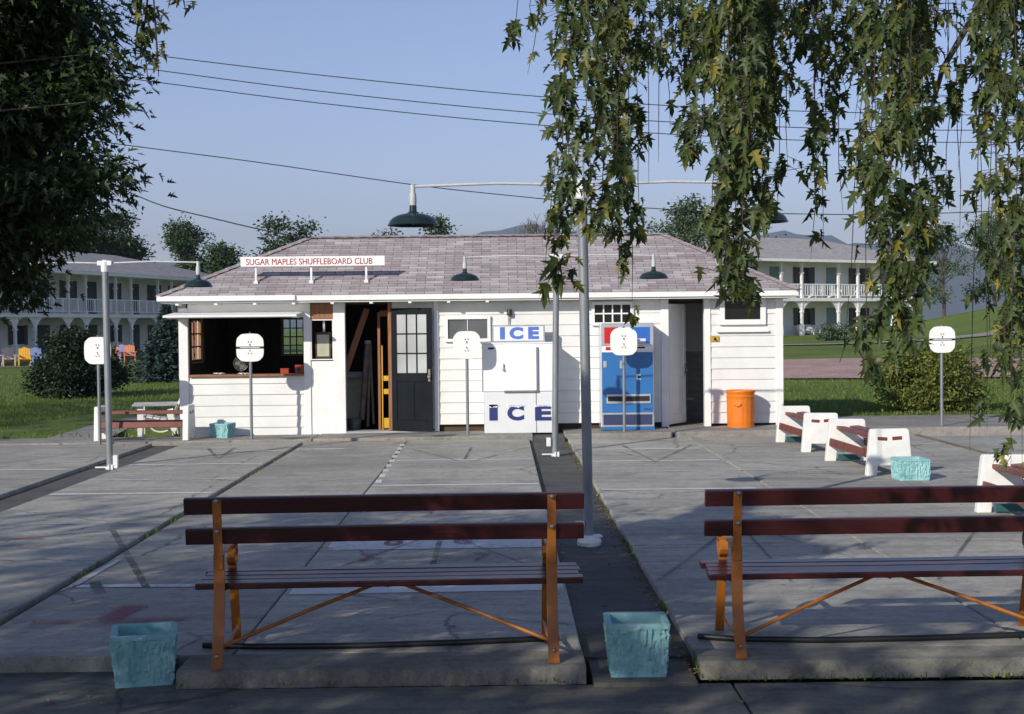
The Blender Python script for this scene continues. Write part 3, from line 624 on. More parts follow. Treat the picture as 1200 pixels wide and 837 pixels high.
# roof: hip, laid in courses
EX0, EX1, EY0, EY1, EZ = -5.47, 4.78, 22.74, 26.96, 2.285
RX0, RX1, RY, RZ = -3.33, 2.84, 24.85, 3.325
def hip_roof(name, mat, e, r, parent, course=0.098, world=True, step=0.009):
    ex0, ex1, ey0, ey1, ez = e; rx0, rx1, ry, rz = r
    b = B(); uvs = []
    A, Bq, Cq, D = Vector((ex0, ey0, ez)), Vector((ex1, ey0, ez)), Vector((ex1, ey1, ez)), Vector((ex0, ey1, ez)); P0, P1 = Vector((rx0, ry, rz)), Vector((rx1, ry, rz))
    for q0, q1, t1, t0 in ((A, Bq, P1, P0), (Bq, Cq, P1, P1), (Cq, D, P0, P1), (D, A, P0, P0)):
        along = (q1 - q0).normalized(); nrm = along.cross((t0 - q0)).normalized()
        if nrm.z < 0: nrm = -nrm
        L = ((t0 - q0) - along * (t0 - q0).dot(along)).length; n = max(2, round(L / course))
        for k in range(n):
            a, c = k / n, (k + 1) / n
            l0, l1 = q0.lerp(t0, a), q1.lerp(t1, a); u0, u1 = q0.lerp(t0, c), q1.lerp(t1, c)
            lo0, lo1 = l0 + nrm * step, l1 + nrm * step
            i = len(b.v); b.v += [l0, l1, lo0, lo1, u0 + nrm * 0.001, u1 + nrm * 0.001]
            b.f += [(i + 2, i + 3, i + 5, i + 4), (i, i + 1, i + 3, i + 2)]
            for p, vv in ((lo0, a), (lo1, a), (u1, c), (u0, c)): uvs.append(((p - q0).dot(along) + 13.0, vv * n * course))
            for p in (l0, l1, lo1, lo0): uvs.append(((p - q0).dot(along) + 13.0, a * n * course + 0.01))
    me = bpy.data.meshes.new(name); off = Vector(parent.location) if (parent is not None and world) else Vector((0, 0, 0))
    me.from_pydata([tuple(v - off) for v in b.v], [], b.f)
    uv = me.uv_layers.new(name='UVMap'); uv.data.foreach_set('uv', np.array(uvs, np.float32).reshape(-1))
    me.materials.append(mat); o = bpy.data.objects.new(name, me); COL.objects.link(o); link_child(o, parent); return o
roof = hip_roof('roof', M['roof'], (EX0, EX1, EY0, EY1, EZ), (RX0, RX1, RY, RZ), club, step=0.011)
cap = B()
for p, q_ in (((EX0, EY0, EZ), (RX0, RY, RZ)), ((EX1, EY0, EZ), (RX1, RY, RZ)), ((RX0, RY, RZ), (RX1, RY, RZ)), ((EX0, EY1, EZ), (RX0, RY, RZ)), ((EX1, EY1, EZ), (RX1, RY, RZ))):
    p, q_ = Vector(p), Vector(q_); n = int((q_ - p).length / 0.22)
    for k in range(n):
        a, c = p.lerp(q_, k / n), p.lerp(q_, (k + 1.25) / n); s = (q_ - p).cross(_z).normalized() * 0.085
        u = Vector((0, 0, 0.030)); i = len(cap.v); cap.v += [a - s + u * .2, a + u * 1.2, a + s + u * .2, c - s + u * .0 - Vector((0, 0, .01)), c + u * .9, c + s - Vector((0, 0, .01))]
        cap.f += [(i, i + 1, i + 4, i + 3), (i + 1, i + 2, i + 5, i + 4), (i, i + 2, i + 1)]
cm = cap.build('ridge_cap', paint('ridge_shingle', (0.36, 0.31, 0.325), (0.25, 0.19, 0.20), 5, 0.9, 0.3, 60), roof, world=True)
part('fascia', 'trim', (EX0 + .01, EX1 - .01, EY0 + 0.006, EY0 + 0.035, EZ - 0.088, EZ + 0.004), (EX0 + .01, EX1 - .01, EY1 - 0.035, EY1 - .006, EZ - 0.088, EZ + .004),
     (EX0 + .006, EX0 + 0.035, EY0 + .037, EY1 - .037, EZ - .088, EZ + .004), (EX1 - .035, EX1 - .006, EY0 + .037, EY1 - .037, EZ - .088, EZ + .004))
part('eave_moulding', 'trim', (EX0 - .01, -3.28, EY0 - 0.032, EY0 + 0.004, EZ - 0.078, EZ + 0.002))
part('soffit', 'trim', (EX0 + .04, EX1 - .04, EY0 + 0.04, EY1 - 0.04, EZ - 0.115, EZ - 0.095), bevel=0)
# propped-up counter shutter
sh = B(); sh.obox((-4.26, 22.74, 1.985), (2.10, 0.72, 0.035), (R(4), 0, 0)); sh.build('counter_shutter', M['trim'], club, world=True, bevel=0.004)
for x in (-5.26, -3.30): B().box(x, x + .05, 22.42, 23.05, 1.925, 1.955).build('shutter_batten', M['trim'], club, world=True, bevel=0.003)
for k in range(9): part('rafter_tail', 'trim', (-5.2 + k * 0.62, -5.15 + k * 0.62, EY0 + 0.037, FY - 0.04, EZ - 0.145, EZ - 0.117), bevel=0.003)
# black part-glazed door, hung on the right jamb and pushed inwards
def door(name, frame_mat, hinge, width, height, ang, z0, glass=None, sign=-1):
    """hinge at (x,y); leaf runs to sign*x, turned by ang; the mesh is built about the hinge"""
    o = bpy.data.objects.new(name, None)
    b = B(); W_ = width; s = sign
    def bx(u0, u1, z0_, z1_, d0=-.02, d1=.02): b.box(min(s * u0, s * u1), max(s * u0, s * u1), d0, d1, z0_, z1_)
    st = 0.085
    bx(0, st, 0, height); bx(W_ - st, W_, 0, height); bx(st, W_ - st, 0, 0.16, -.019, .019); bx(st, W_ - st, height - 0.10, height, -.019, .019); bx(st, W_ - st, height * .40, height * .47, -.019, .019)
    bx(st, W_ - st, .16, height * .40, -.008, .008); bx(W_ / 2 - .035, W_ / 2 + .035, .16, height * .40, -.018, .018)
    if glass:
        for k in (1, 2):
            u = st + (W_ - 2 * st) * k / 3; bx(u - .010, u + .010, height * .47, height - .10, -.016, .016)
            z = height * .47 + (height * .53 - .10) * k / 3; bx(st, W_ - st, z - .010, z + .010, -.0145, .0145)
    else: bx(st, W_ - st, height * .47, height - .10, -.008, .008)
    d = b.build(name, M[frame_mat], club, bevel=0.004)
    d.location = (hinge[0], hinge[1] - FY, z0); d.rotation_euler = (0, 0, ang)
    if glass:
        g = B(); g.box(min(s * st, s * (W_ - st)), max(s * st, s * (W_ - st)), -.003, .003, height * .47, height - .10); link = g.build('pane', M[glass], d)
    h = B(); u = s * (W_ - .045) if sign > 0 else s * 0.045
    h.lathe([(0.0, .05), (.022, .05), (.028, .035), (.020, .02), (.012, .0), (0.0, 0)], (0, 0, 0), 12)
    hv = B(); hv.v = [(u + v[0], -.02 - v[2], height * .44 + v[1]) for v in h.v]; hv.f = h.f; hv.box(u - .016, u + .016, -.024, -.02, height * .40, height * .50)
    hv.build('handle', M['bolt'], d, smooth=True)
    return d
door('black_door', 'blackdoor', (-1.775, FY - 0.045), 0.665, 1.98, R(-9), 0.085, 'palepane', 1)
part('door_post', 'brownwood', (-1.835, -1.775, FY - 0.03, FY + 0.12, 0.08, 2.165))
door('white_door', 'trim', (2.725, FY + 0.02), 0.62, 1.96, R(58), 0.13, None, 1)
# a small drying cupboard look inside the right doorway: pale upper wall, darker wainscot
part('wainscot', 'greywood', (2.63, 3.6, 25.0, 25.05, 0.06, 1.28)); part('plaster_wall', 'signwhite', (2.63, 3.6, 25.0, 25.03, 1.28, 2.13))
part('shelf', 'trim', (2.70, 3.35, 24.75, 24.99, 0.44, 0.47))

# ------------------------------------------------------------------ signs and machines on the club house
SY = 23.14
z0, z1 = at(365, 312, SY).z, at(365, 300.5, SY).z; x0, x1 = at(282, 306, SY).x, at(451, 306, SY).x
t = thing('roof_sign', 'long narrow white board with red capitals on three posts over the roof edge', 'sign', ((x0 + x1) / 2, SY, z0))
B().box(x0, x1, SY - 0.015, SY + 0.02, z0, z1).build('sign_board', M['trim'], t, world=True, bevel=0.004)
text_mesh('SUGAR MAPLES SHUFFLEBOARD CLUB', (x1 - x0) * 0.875, (z1 - z0) * 0.62, 0.006, M['redpaint'], 'lettering', t, Matrix.Translation((-(x1 - x0) * .024, -0.0175, (z1 - z0) * .48)), 0.0)
for px in (299.5, 364.5, 429):
    x = at(px, 320, SY).x; zr = EZ + (SY + .03 - EY0) * (RZ - EZ) / (RY - EY0)
    B().box(x - .017, x + .017, SY + 0.022, SY + 0.055, zr - 0.02, z1 - .02).box(x - .034, x + .034, SY + .0, SY + .08, zr - .03, zr + 0.035).build('sign_post', M['whitepole'], t, world=True, bevel=0.003)

# ice cabinet
IY = 22.52
ix0, ix1 = at(565, 450, IY).x, at(649, 450, IY).x; iz0, iz1 = 0.058, at(606, 403, IY).z; izm = at(606, 459, IY).z
t = thing('ice_cabinet', 'white upright ice cabinet with navy ICE letters and a small upper door', 'ice machine', ((ix0 + ix1) / 2, IY, iz0))
B().box(ix0 + .025, ix1 - .01, IY, IY + .55, iz0, izm - .004).build('cabinet_base', M['icebase'], t, world=True, bevel=0.012)
B().box(ix0, ix1, IY - .01, IY + .55, izm, iz1).build('cabinet_top', M['iceface'], t, world=True, bevel=0.015)
B().box(ix0 - .01, ix1 + .01, IY - .02, IY + .56, iz1 - .002, iz1 + .022).build('cabinet_lid', M['iceface'], t, world=True, bevel=0.008)
dx0, dx1 = at(590, 440, IY).x, at(629, 440, IY).x; dz0, dz1 = at(606, 458, IY).z, at(606, 407, IY).z
d = B().box(dx0, dx1, IY - .055, IY - .012, dz0, dz1).build('cabinet_door', M['iceface'], t, world=True, bevel=0.012)
B().box(dx0 - .03, dx0 + .02, IY - .085, IY - .056, (dz0 + dz1) / 2 - .03, (dz0 + dz1) / 2 + .005).box(dx0 - .012, dx0 + .003, IY - .092, IY - .057, (dz0 + dz1) / 2 - .03, (dz0 + dz1) / 2 + .09).build('handle', M['chrome'], d, world=True, bevel=0.004)
B().box(dx1 + .002, dx1 + .022, IY - .04, IY - .011, dz0, dz1).build('hinge_strip', M['galv'], t, world=True, bevel=0.003)
B().box(dx0 - .0, dx1 + .02, IY - .04, IY - .011, dz0 - .022, dz0 - .004).build('drip_rail', M['galv'], t, world=True, bevel=0.003)
B().box(ix0 + .10, ix0 + .19, IY - .016, IY - .009, iz1 - .085, iz1 - .055).build('name_plate', M['black'], t, world=True)
xm = (at(628, 480, IY).x); B().box(xm, xm + .012, IY - .004, IY + .01, iz0 + .01, izm - .01).build('panel_seam', M['galv'], t, world=True)
snow = paint('snow_white_paint', (0.80, 0.83, 0.88), None, 9, 0.5, 0.02, 40)
for ch, pa, pb in (('I', 573.5, 583), ('C', 594.5, 614), ('E', 627, 646)):
    a, c = at(pa, 493, IY), at(pb, 475, IY); cx = (a.x + c.x) / 2
    L = text_mesh(ch, abs(c.x - a.x), c.z - a.z, 0.006, M['icenavy'], 'letter', t, Matrix.Translation((cx - t.location.x, -.004, (a.z + c.z) / 2 - iz0)), 0.05)
    b = B(); wdt = abs(c.x - a.x) + .02; n = 7                      # snow lying on the letter
    for k in range(n):
        u = -wdt / 2 + wdt * (k + .5) / n; hh = random.uniform(.022, .046)
        b.lathe([(0, -.004), (.03, -.004), (.03, .004), (0, .004)], (0, 0, 0), 10)
        for i in range(len(b.v) - 40, len(b.v)):
            v = b.v[i]; b.v[i] = (cx + u + v[0] * .95, IY - .0085 + v[2] * .6, c.z + .012 - hh / 2 + v[1] * (hh / .045))
    b.build('snow_cap', snow, t, world=True)
# box sign on the cabinet, and the lamp above it
sy = IY + 0.20
a, c = at(577, 402, sy), at(638.5, 380.5, sy)
t = thing('ice_sign', 'white box sign with blue ICE letters standing on the ice cabinet', 'sign', ((a.x + c.x) / 2, sy, iz1 + .022))
B().box(a.x, c.x, sy, sy + .16, iz1 + .024, c.z).build('sign_case', M['greywood'], t, world=True, bevel=0.006)
B().box(a.x + .024, c.x - .024, sy - .006, sy + .004, iz1 + .048, c.z - .024).build('sign_face', M['signwhite'], t, world=True)
for ch, pa, pb in (('I', 586, 591.5), ('C', 597, 613), ('E', 619, 631.5)):
    l_, h_ = at(pa, 400, sy), at(pb, 384.5, sy)
    text_mesh(ch, h_.x - l_.x, (c.z - iz1 - .02) * .70, 0.006, M['iceblue'], 'letter', t, Matrix.Translation(((l_.x + h_.x) / 2 - t.location.x, -.0085, (c.z - iz1 - .02) * .52)), 0.055)
p = at(597, 366, FY - .06)
t = thing('wall_lamp_socket', 'small black lamp socket on the siding above the ICE box sign', 'lamp', tuple(p))
B().lathe([(0, .05), (.03, .05), (.042, .02), (.042, -.05), (.036, -.055), (0, -.055)], tuple(p), 14).build('socket', M['black'], t, smooth=True, world=True)
B().tube([p + Vector((-.015, 0, -.04)), p + Vector((-.015, .03, -.10)), p + Vector((-.016, .035, -.26))], .006, 6).tube([p + Vector((.012, .0, -.04)), p + Vector((.012, .035, -.10)), p + Vector((.014, .035, -.26))], .005, 6).build('wire', M['galv'], t, world=True)
B().box(p.x - .02, p.x + .02, p.y, FY, p.z + .02, p.z + .045).build('bracket', M['black'], t, world=True)

# vending machine
VY = 22.62
vx0, vx1 = at(704, 440, VY).x, at(766.5, 440, VY).x; vz0 = 0.086
def vz(py): return at(735, py, VY).z
def vx(px): return at(px, 440, VY).x
vz1 = vz(378.5)
t = thing('vending_machine', 'blue drinks vending machine with red white and blue top sign', 'vending machine', ((vx0 + vx1) / 2, VY, vz0))
def vp(name, mat, x0, x1, z0, z1, d=.008, bevel=.003, back=0.0): return B().box(x0, x1, VY - d, VY - back, z0, z1).build(name, M[mat], t, world=True, bevel=bevel)
B().box(vx0, vx1, VY, VY + .46, vz0 + .02, vz1).build('cabinet', M['chrome'], t, world=True, bevel=0.012)
vp('lower_door', 'vendblue', vx0 + .02, vx1 - .02, vz(483.5) , vz(413), .014)
vp('kick_panel', 'vendnavy', vx0 + .035, vx1 - .035, vz(498), vz(486), .010)
vp('kick_rail', 'chrome', vx0 + .01, vx1 - .01, vz(486) + .002, vz(483.5) - .002, .018)
vp('kick_rail', 'chrome', vx0 + .01, vx1 - .01, vz(500), vz(498) - .002, .018)
vp('plinth', 'vendblue', vx0 - .005, vx1 + .005, vz0 + .0, vz(500) - .003, .02)
s1, s0 = vz(383.5), vz(402.5)
vp('sign_panel', 'vendred', vx(708.5), vx(725), s0, s1, .006); vp('sign_panel', 'signwhite', vx(725) + .001, vx(739) - .001, s0, s1, .006); vp('sign_panel', 'vendsign', vx(739), vx(762), s0, s1, .006)
vp('selection_band', 'iceface', vx0 + .02, vx1 - .02, vz(413) + .003, vz(405.5), .010); vp('sign_rail', 'chrome', vx0 + .01, vx1 - .01, vz(405), vz(402.8), .022)
vp('price_card', 'signwhite', vx(748), vx(757), vz(402), vz(397), .012); vp('price_card', 'vendred', vx(710), vx(716), vz(410.5), vz(406.5), .014); vp('price_card', 'black', vx(747), vx(756), vz(408.5), vz(406.5), .014)
tr = vp('delivery_tray', 'chrome', vx(710.5), vx(762.5), vz(473), vz(462), .030, .006)
B().box(vx(712), vx(761), VY - .034, VY - .0305, vz(470.2), vz(464.3)).build('slot', M['black'], tr, world=True)
vp('coin_plate', 'chrome', vx(707), vx(711), vz(430.5), vz(423), .022); vp('handle', 'chrome', vx(726.5), vx(729), vz(432), vz(422.5), .035)
cp = vp('coin_return', 'signwhite', vx(745.5), vx(750.5), vz(445.5), vz(438.5), .018); vp('coin_slot', 'black', vx(747), vx(750.6), vz(443.5), vz(440.5), .0195)
vp('name_strip', 'vendnavy', vx(754), vx(763), vz(480.5), vz(479), .017, 0)

# small yellow plate on the right hand siding
a, c = at(832, 400.5, FY - .03), at(842.5, 394, FY - .03)
t = thing('wall_plate', 'small yellow plate with a black figure on the white siding beside the right doorway', 'sign', ((a.x + c.x) / 2, FY - .03, a.z))
B().box(a.x, c.x, FY - .036, FY - .02, a.z, c.z).build('plate', M['brass'], t, world=True, bevel=0.002)
b = B(); b.obox(((a.x + c.x) / 2 + .01, FY - .038, (a.z + c.z) / 2), (.035, .004, .045)); b.obox(((a.x + c.x) / 2 + .02, FY - .038, a.z + .025), (.06, .004, .02), (0, R(30), 0)); b.build('mark', M['black'], t, world=True)
# framed notice in the narrow window
a, c = at(369.5, 421, FY + .035), at(388, 389, FY + .035); cx = (a.x + c.x) / 2
t = thing('notice_board', 'cream printed notice in a curly dark frame hanging in the narrow window', 'notice', (cx, FY + .04, a.z))
hw, hh = (c.x - a.x) / 2, (c.z - a.z) / 2; zc = (a.z + c.z) / 2
poly = []
for k in range(48):
    an = 2 * math.pi * k / 48; ca, sa = math.cos(an), math.sin(an); e = 5.0
    r_ = (abs(ca) ** e + abs(sa) ** e) ** (-1 / e); poly.append((cx + hw * r_ * ca * (1 + .05 * math.cos(an * 8)), zc + hh * r_ * sa * (1 + .03 * math.cos(an * 8))))
B().prism(poly, 'y', FY + .036, FY + .055).build('frame', M['darkwood'], t, world=True)
B().box(cx - hw * .74, cx + hw * .74, FY + .030, FY + .0355, zc - hh * .80, zc + hh * .80).build('paper', M['card'], t, world=True)
b = B()
for k in range(9): b.box(cx - hw * .5, cx + hw * random.uniform(.2, .55), FY + .028, FY + .0298, zc + hh * (.6 - k * .15), zc + hh * (.63 - k * .15))
b.build('printed_lines', M['greywood'], t, world=True)
B().box(cx - .004, cx + .03, FY + .05, FY + .06, zc + hh, 1.89).build('hanger', M['chrome'], t, world=True)
# things inside the open doorway
t = thing('leaning_plank', 'raw brown plank leaning across the open storage doorway', 'plank', (-2.5, FY + .3, .1))
B().bar(at(404, 438, FY + .22), at(430, 362, FY + .45), .10, .035, Vector((1, 0, .3))).build('board', M['brownwood'], t, world=True, bevel=.003)
t = thing('folded_screen', 'yellow slatted frame with brown uprights standing inside the doorway', 'frame', (-1.95, FY + .4, .05))
fy_ = FY + .40
def fx(px): return at(px, 440, fy_).x
def fz(py): return at(450, py, fy_).z
for k, px in enumerate((444.5, 461)): B().box(fx(px) - .022, fx(px) + .022, fy_, fy_ + .04, .055, fz(366)).build('upright', M['brownwood'], t, world=True, bevel=.003)
B().box(fx(446.5) + .012, fx(446.5) + .03, fy_ - .01, fy_ + .02, .055, fz(405)).build('edge_strip', M['yellow'], t, world=True)
for a_, c_ in ((446.5, 440.5), (462, 456), (502, 490)): B().box(fx(446.5) + .032, fx(461) - .024, fy_ + .005, fy_ + .03, max(fz(a_), .056), fz(c_)).build('slat', M['yellow'], t, world=True, bevel=.003)
B().box(fx(446), fx(461) - .024, fy_ + .005, fy_ + .03, fz(371), fz(364)).build('slat', M['brownwood'], t, world=True, bevel=.003)
t = thing('post_bundle', 'bundle of grey poles with a cap leaning inside the storage doorway', 'poles', (-2.2, FY + .5, .05))
for a_, c_, r_ in (((424, 492), (431, 402), .050), ((431, 500), (434, 402), .024), ((438, 497), (434, 403), .02)):
    B().tube([at(*a_, FY + .55), at(*c_, FY + .6)], r_, 10).build('pole', M['oldpole'], t, world=True, smooth=True)
p = at(431, 401, FY + .6); B().lathe([(0, .03), (.05, .03), (.06, 0), (.06, -.025), (0, -.025)], tuple(p), 14).build('cap', M['greywood'], t, world=True, smooth=True)
p = at(415, 502, FY + .45); t = thing('bucket', 'dark grey bucket on the floor of the open storage doorway', 'bucket', (p.x, p.y, .055))
B().lathe([(0, 0), (.10, 0), (.125, .19), (.132, .19), (.132, .20), (.118, .20), (.095, .012), (0, .012)], (p.x, p.y, .055), 20).build('pail', paint('grey_pail', (.09, .10, .11), None, 5, .5, .1), t, world=True, smooth=True)
b = B(); b.tube([(p.x - .128, p.y, .24), (p.x - .09, p.y - .10, .19), (p.x, p.y - .135, .17), (p.x + .09, p.y - .10, .19), (p.x + .128, p.y, .24)], .004, 6); b.build('handle', M['bolt'], t, world=True)
t = thing('pasteboard_sheet', 'beige board sheet leaning behind the bucket in the doorway', 'board', (-2.4, FY + .8, .05))
B().bar(at(415, 490, FY + .75), at(415, 442, FY + .95), .28, .012).build('sheet', M['card'], t, world=True); B().bar(at(415, 443, FY + .85), at(415, 436, FY + .88), .32, .03).build('edge_rail', M['greywood'], t, world=True)
# things on the counter
p = at(351, 439, FY + .12); t = thing('red_tin', 'orange red tin standing at the right end of the counter sill', 'tin', (p.x, p.y, 1.02))
B().box(p.x - .065, p.x + .065, p.y - .05, p.y + .05, 1.021, 1.145).build('tin_body', M['tin'], t, world=True, bevel=.008); B().lathe([(0, .0), (.035, 0), (.035, .006), (0, .006)], (0, 0, 0), 16).build('label_disc', M['black'], t, loc=(0, -.0515, .065)).rotation_euler = (R(90), 0, 0)
B().box(p.x - .069, p.x + .069, p.y - .054, p.y + .054, 1.146, 1.16).build('lid', M['tin'], t, world=True, bevel=.004)
p = at(334, 434, FY + .75); t = thing('low_red_tin', 'low red tin further back on the dark counter', 'tin', (p.x, p.y, 1.0))
B().box(p.x - .07, p.x + .07, p.y - .05, p.y + .05, 0.99, 1.075).build('tin_body', M['tin'], t, world=True, bevel=.008); B().box(p.x - .073, p.x + .073, p.y - .053, p.y + .053, 1.076, 1.09).build('lid', M['tin'], t, world=True, bevel=.004)
for px, lab in ((257, 'white folded cloth lying at the left on the counter sill'), (286, 'white folded cloth on the counter sill just left of the scoreboard pole')):
    p = at(px, 438, FY + .15); b = B(); n = 10
    for i in range(n + 1):
        for j in range(5): b.v.append((p.x - .09 + .18 * i / n, p.y - .05 + .1 * j / 4, 1.028 + .012 * math.sin(i * 1.7) * math.cos(j * 1.3) + .008 * random.random()))
    for i in range(n):
        for j in range(4): b.f.append((5 * i + j, 5 * i + j + 1, 5 * i + j + 6, 5 * i + j + 5))
    o = b.build('cloth', M['board'], smooth=True); tag(o, lab, 'cloth', 'cloths on the counter'); o.modifiers.new('thick', 'SOLIDIFY').thickness = .006
p = at(283, 436, FY + .7); t = thing('desk_fan', 'dark desk fan with pale wire guard standing behind the counter scoreboard', 'fan', (p.x, p.y, .985))
b = B()
for r_ in (.06, .09, .12): b.tube([(p.x + r_ * math.cos(k * .393), p.y - .05, 1.18 + r_ * math.sin(k * .393)) for k in range(17)], .004, 5)
for k in range(8): b.tube([(p.x + .02 * math.cos(k * .785), p.y - .055, 1.18 + .02 * math.sin(k * .785)), (p.x + .12 * math.cos(k * .785), p.y - .05, 1.18 + .12 * math.sin(k * .785))], .003, 5)
b.build('guard', M['galv'], t, world=True)
B().lathe([(0, 0), (.08, 0), (.085, .015), (.03, .03), (.018, .06), (.018, .16), (0, .16)], (p.x, p.y, .987), 16).build('foot', M['black'], t, world=True, smooth=True)
b = B()
for k in range(4): b.obox((p.x + .055 * math.cos(k * 1.571), p.y - .03, 1.18 + .055 * math.sin(k * 1.571)), (.09, .004, .06), (R(25), -k * 1.571, 0))
b.build('blades', M['bolt'], t, world=True); B().lathe([(0, 0), (.045, 0), (.05, .07), (0, .09)], (0, 0, 0), 14).build('motor', M['black'], t, loc=(0, .08, .193), smooth=True).rotation_euler = (R(90), 0, 0)

# orange refuse can
p = on(868, 501, .095); p.y = 22.78; p.x = at(868, 480, 22.78).x
t = thing('refuse_can', 'orange painted ribbed metal refuse can against the white siding', 'bin', (p.x, p.y, .096))
prof = [(0, .012), (.205, .012), (.205, 0), (.216, 0), (.218, .03), (.212, .035), (.216, .06)] + [(.216 + .006 * k / 10, .06 + .42 * k / 10) for k in range(1, 11)] + [(.230, .49), (.230, .505), (.222, .51), (.224, .55), (.236, .565), (.238, .585), (.232, .597), (.222, .59), (.214, .50), (.20, .05), (0, .04)]
B().lathe(prof, (0, 0, 0), 72, wob=lambda a, z: 1 + (0.010 * math.sin(a * 18) if .05 < z < .485 else 0)).build('can_body', M['orangecan'], t, smooth=True)
for sgn in (-1, 1):
    a0 = R(-112) if sgn < 0 else R(68); c = Vector((math.cos(a0), math.sin(a0), 0)); s = Vector((-c.y, c.x, 0)); h = Vector((0, 0, .385))
    B().tube([c * .215 - s * .055 + h, c * .250 - s * .05 + h - Vector((0, 0, .01)), c * .256 + h - Vector((0, 0, .035)), c * .250 + s * .05 + h - Vector((0, 0, .01)), c * .215 + s * .055 + h], .007, 8).build('handle', M['orangecan'], t, smooth=True)
    B().bar(c * .221 - s * .06 + h, c * .221 + s * .06 + h, .05, .008, Vector((0, 0, 1))).build('handle_plate', M['orangecan'], t, bevel=.002)

# ------------------------------------------------------------------ lamp standards
def lamp_post(label, base, top_z, left, right, pr, shade_r, wonky=0.0, footing='strap'):
    t = thing('court_lamp', label, 'lamp post', base, 0, 'lamp posts over the courts'); H_ = top_z - base[2]
    B().tube([(0, 0, 0), (wonky * .5, 0, H_ * .5), (wonky, 0, H_ - .02)], pr, 18).build('pole', M['galv'], t, smooth=True)
    b = B(); b.lathe([(0, -.10), (pr * 1.15, -.10), (pr * 1.25, -.02), (pr * 1.25, .03), (pr * .7, .06), (0, .06)], (wonky, 0, H_), 16); b.obox((wonky, 0, H_ + .015), (pr * 4.4, pr * 1.9, pr * 1.5)); b.build('arm_head', M['whitepole'], t, bevel=.01)
    for s, L in ((-1, left), (1, right)):
        rise = .012 * L
        a = B().tube([(wonky, 0, H_ + .015), (wonky + s * L * .5, 0, H_ + .018 + rise), (wonky + s * (L + .012), 0, H_ + .015)], .0115, 12); a.tube([(wonky + s * L, 0, H_ + .03), (wonky + s * L, 0, H_ - .10)], .020, 12)
        a.lathe([(.0, .0), (.026, 0), (.030, .05), (.026, .11), (0, .11)], (wonky + s * L, 0, H_ - .15), 12)
        a.build('arm', M['armpaint'], t, smooth=True)
        q = shade_r
        q *= 1.06; prof = [(.0, .012), (q * .14, .012), (q * .15, -.036), (q * .22, -.046), (q * .26, -.053), (q * .46, -.060), (q * .66, -.073), (q * .82, -.092), (q * .92, -.114), (q * .985, -.142), (q * 1.02, -.149), (q * 1.01, -.153), (q * .96, -.142), (q * .88, -.110), (q * .62, -.080), (q * .3, -.066), (0, -.06)]
        sh_ = B().lathe(prof, (0, 0, 0), 36).build('lamp_shade', M['greenenamel'], t, smooth=True, loc=(wonky + s * L, 0, H_ - .15))
        B().lathe([(0, -.04), (.03, -.07), (.042, -.10), (.034, -.13), (0, -.142)], (0, 0, 0), 14).build('bulb', M['whiteenamel'], sh_, smooth=True)
    b = B()
    if footing == 'strap':
        b.lathe([(0, 0), (.095, 0), (.10, .035), (.09, .07), (.07, .075), (pr * 1.2, .085), (0, .085)], (0, 0, 0), 20, wob=lambda a, z: 1 + .05 * math.sin(a * 3 + z * 40)); b.obox((.02, -.02, .082), (.17, .08, .016), (R(4), 0, R(15)))
    else:
        b.lathe([(0, 0), (.06, 0), (.065, .03), (pr * 1.05, .04), (0, .04)], (0, 0, 0), 16)
        b.obox((-.10, -.03, .03), (.16, .05, .02)); b.obox((.045, -.05, .03), (.03, .05, .07)); b.obox((.005, -.06, .03), (.02, .05, .07))
    b.build('footing', M['galv'] if footing == 'none' else M['oldwhite'] if footing == 'strap' else M['whitepole'], t, bevel=.006)
    return t
bz = -.045
l1 = lamp_post('tall galvanised lamp post nearest, in the asphalt strip between the two red benches', (0.70, 11.60, bz), at(681, 219, 11.6).z, 1.375, 1.47, .041, .195, -.03)
b = B(); b.obox((-.072, -.02, .175), (.075, .05, .055)); b.obox((-.03, -.01, .175), (.05, .02, .02)); b.build('outlet_box', M['whitepole'], l1, bevel=.006)
B().tube([(-.02, -.045, H_) for H_ in (2.75, 2.95, 3.35)], .008, 6).build('conduit', M['galv'], l1)
l2 = lamp_post('farther galvanised lamp post standing in the strip before the ice cabinet', (0.725, 19.6, bz), at(653, 302, 19.6).z, 1.26, 1.34, .043, .19, .045, 'clamp')
B().obox((-.085, -.02, .20), (.06, .07, .12)).build('outlet_box', M['whitepole'], l2, bevel=.006)
l3 = lamp_post('white armed lamp post standing alone in the left hand asphalt strip', (-5.09, 18.45, bz), at(128, 310, 18.45).z, 1.17, 1.20, .043, .172, -.02, 'clamp')
B().obox((.085, -.03, .10), (.06, .06, .17)).build('outlet_box', M['whitepole'], l3, bevel=.006)

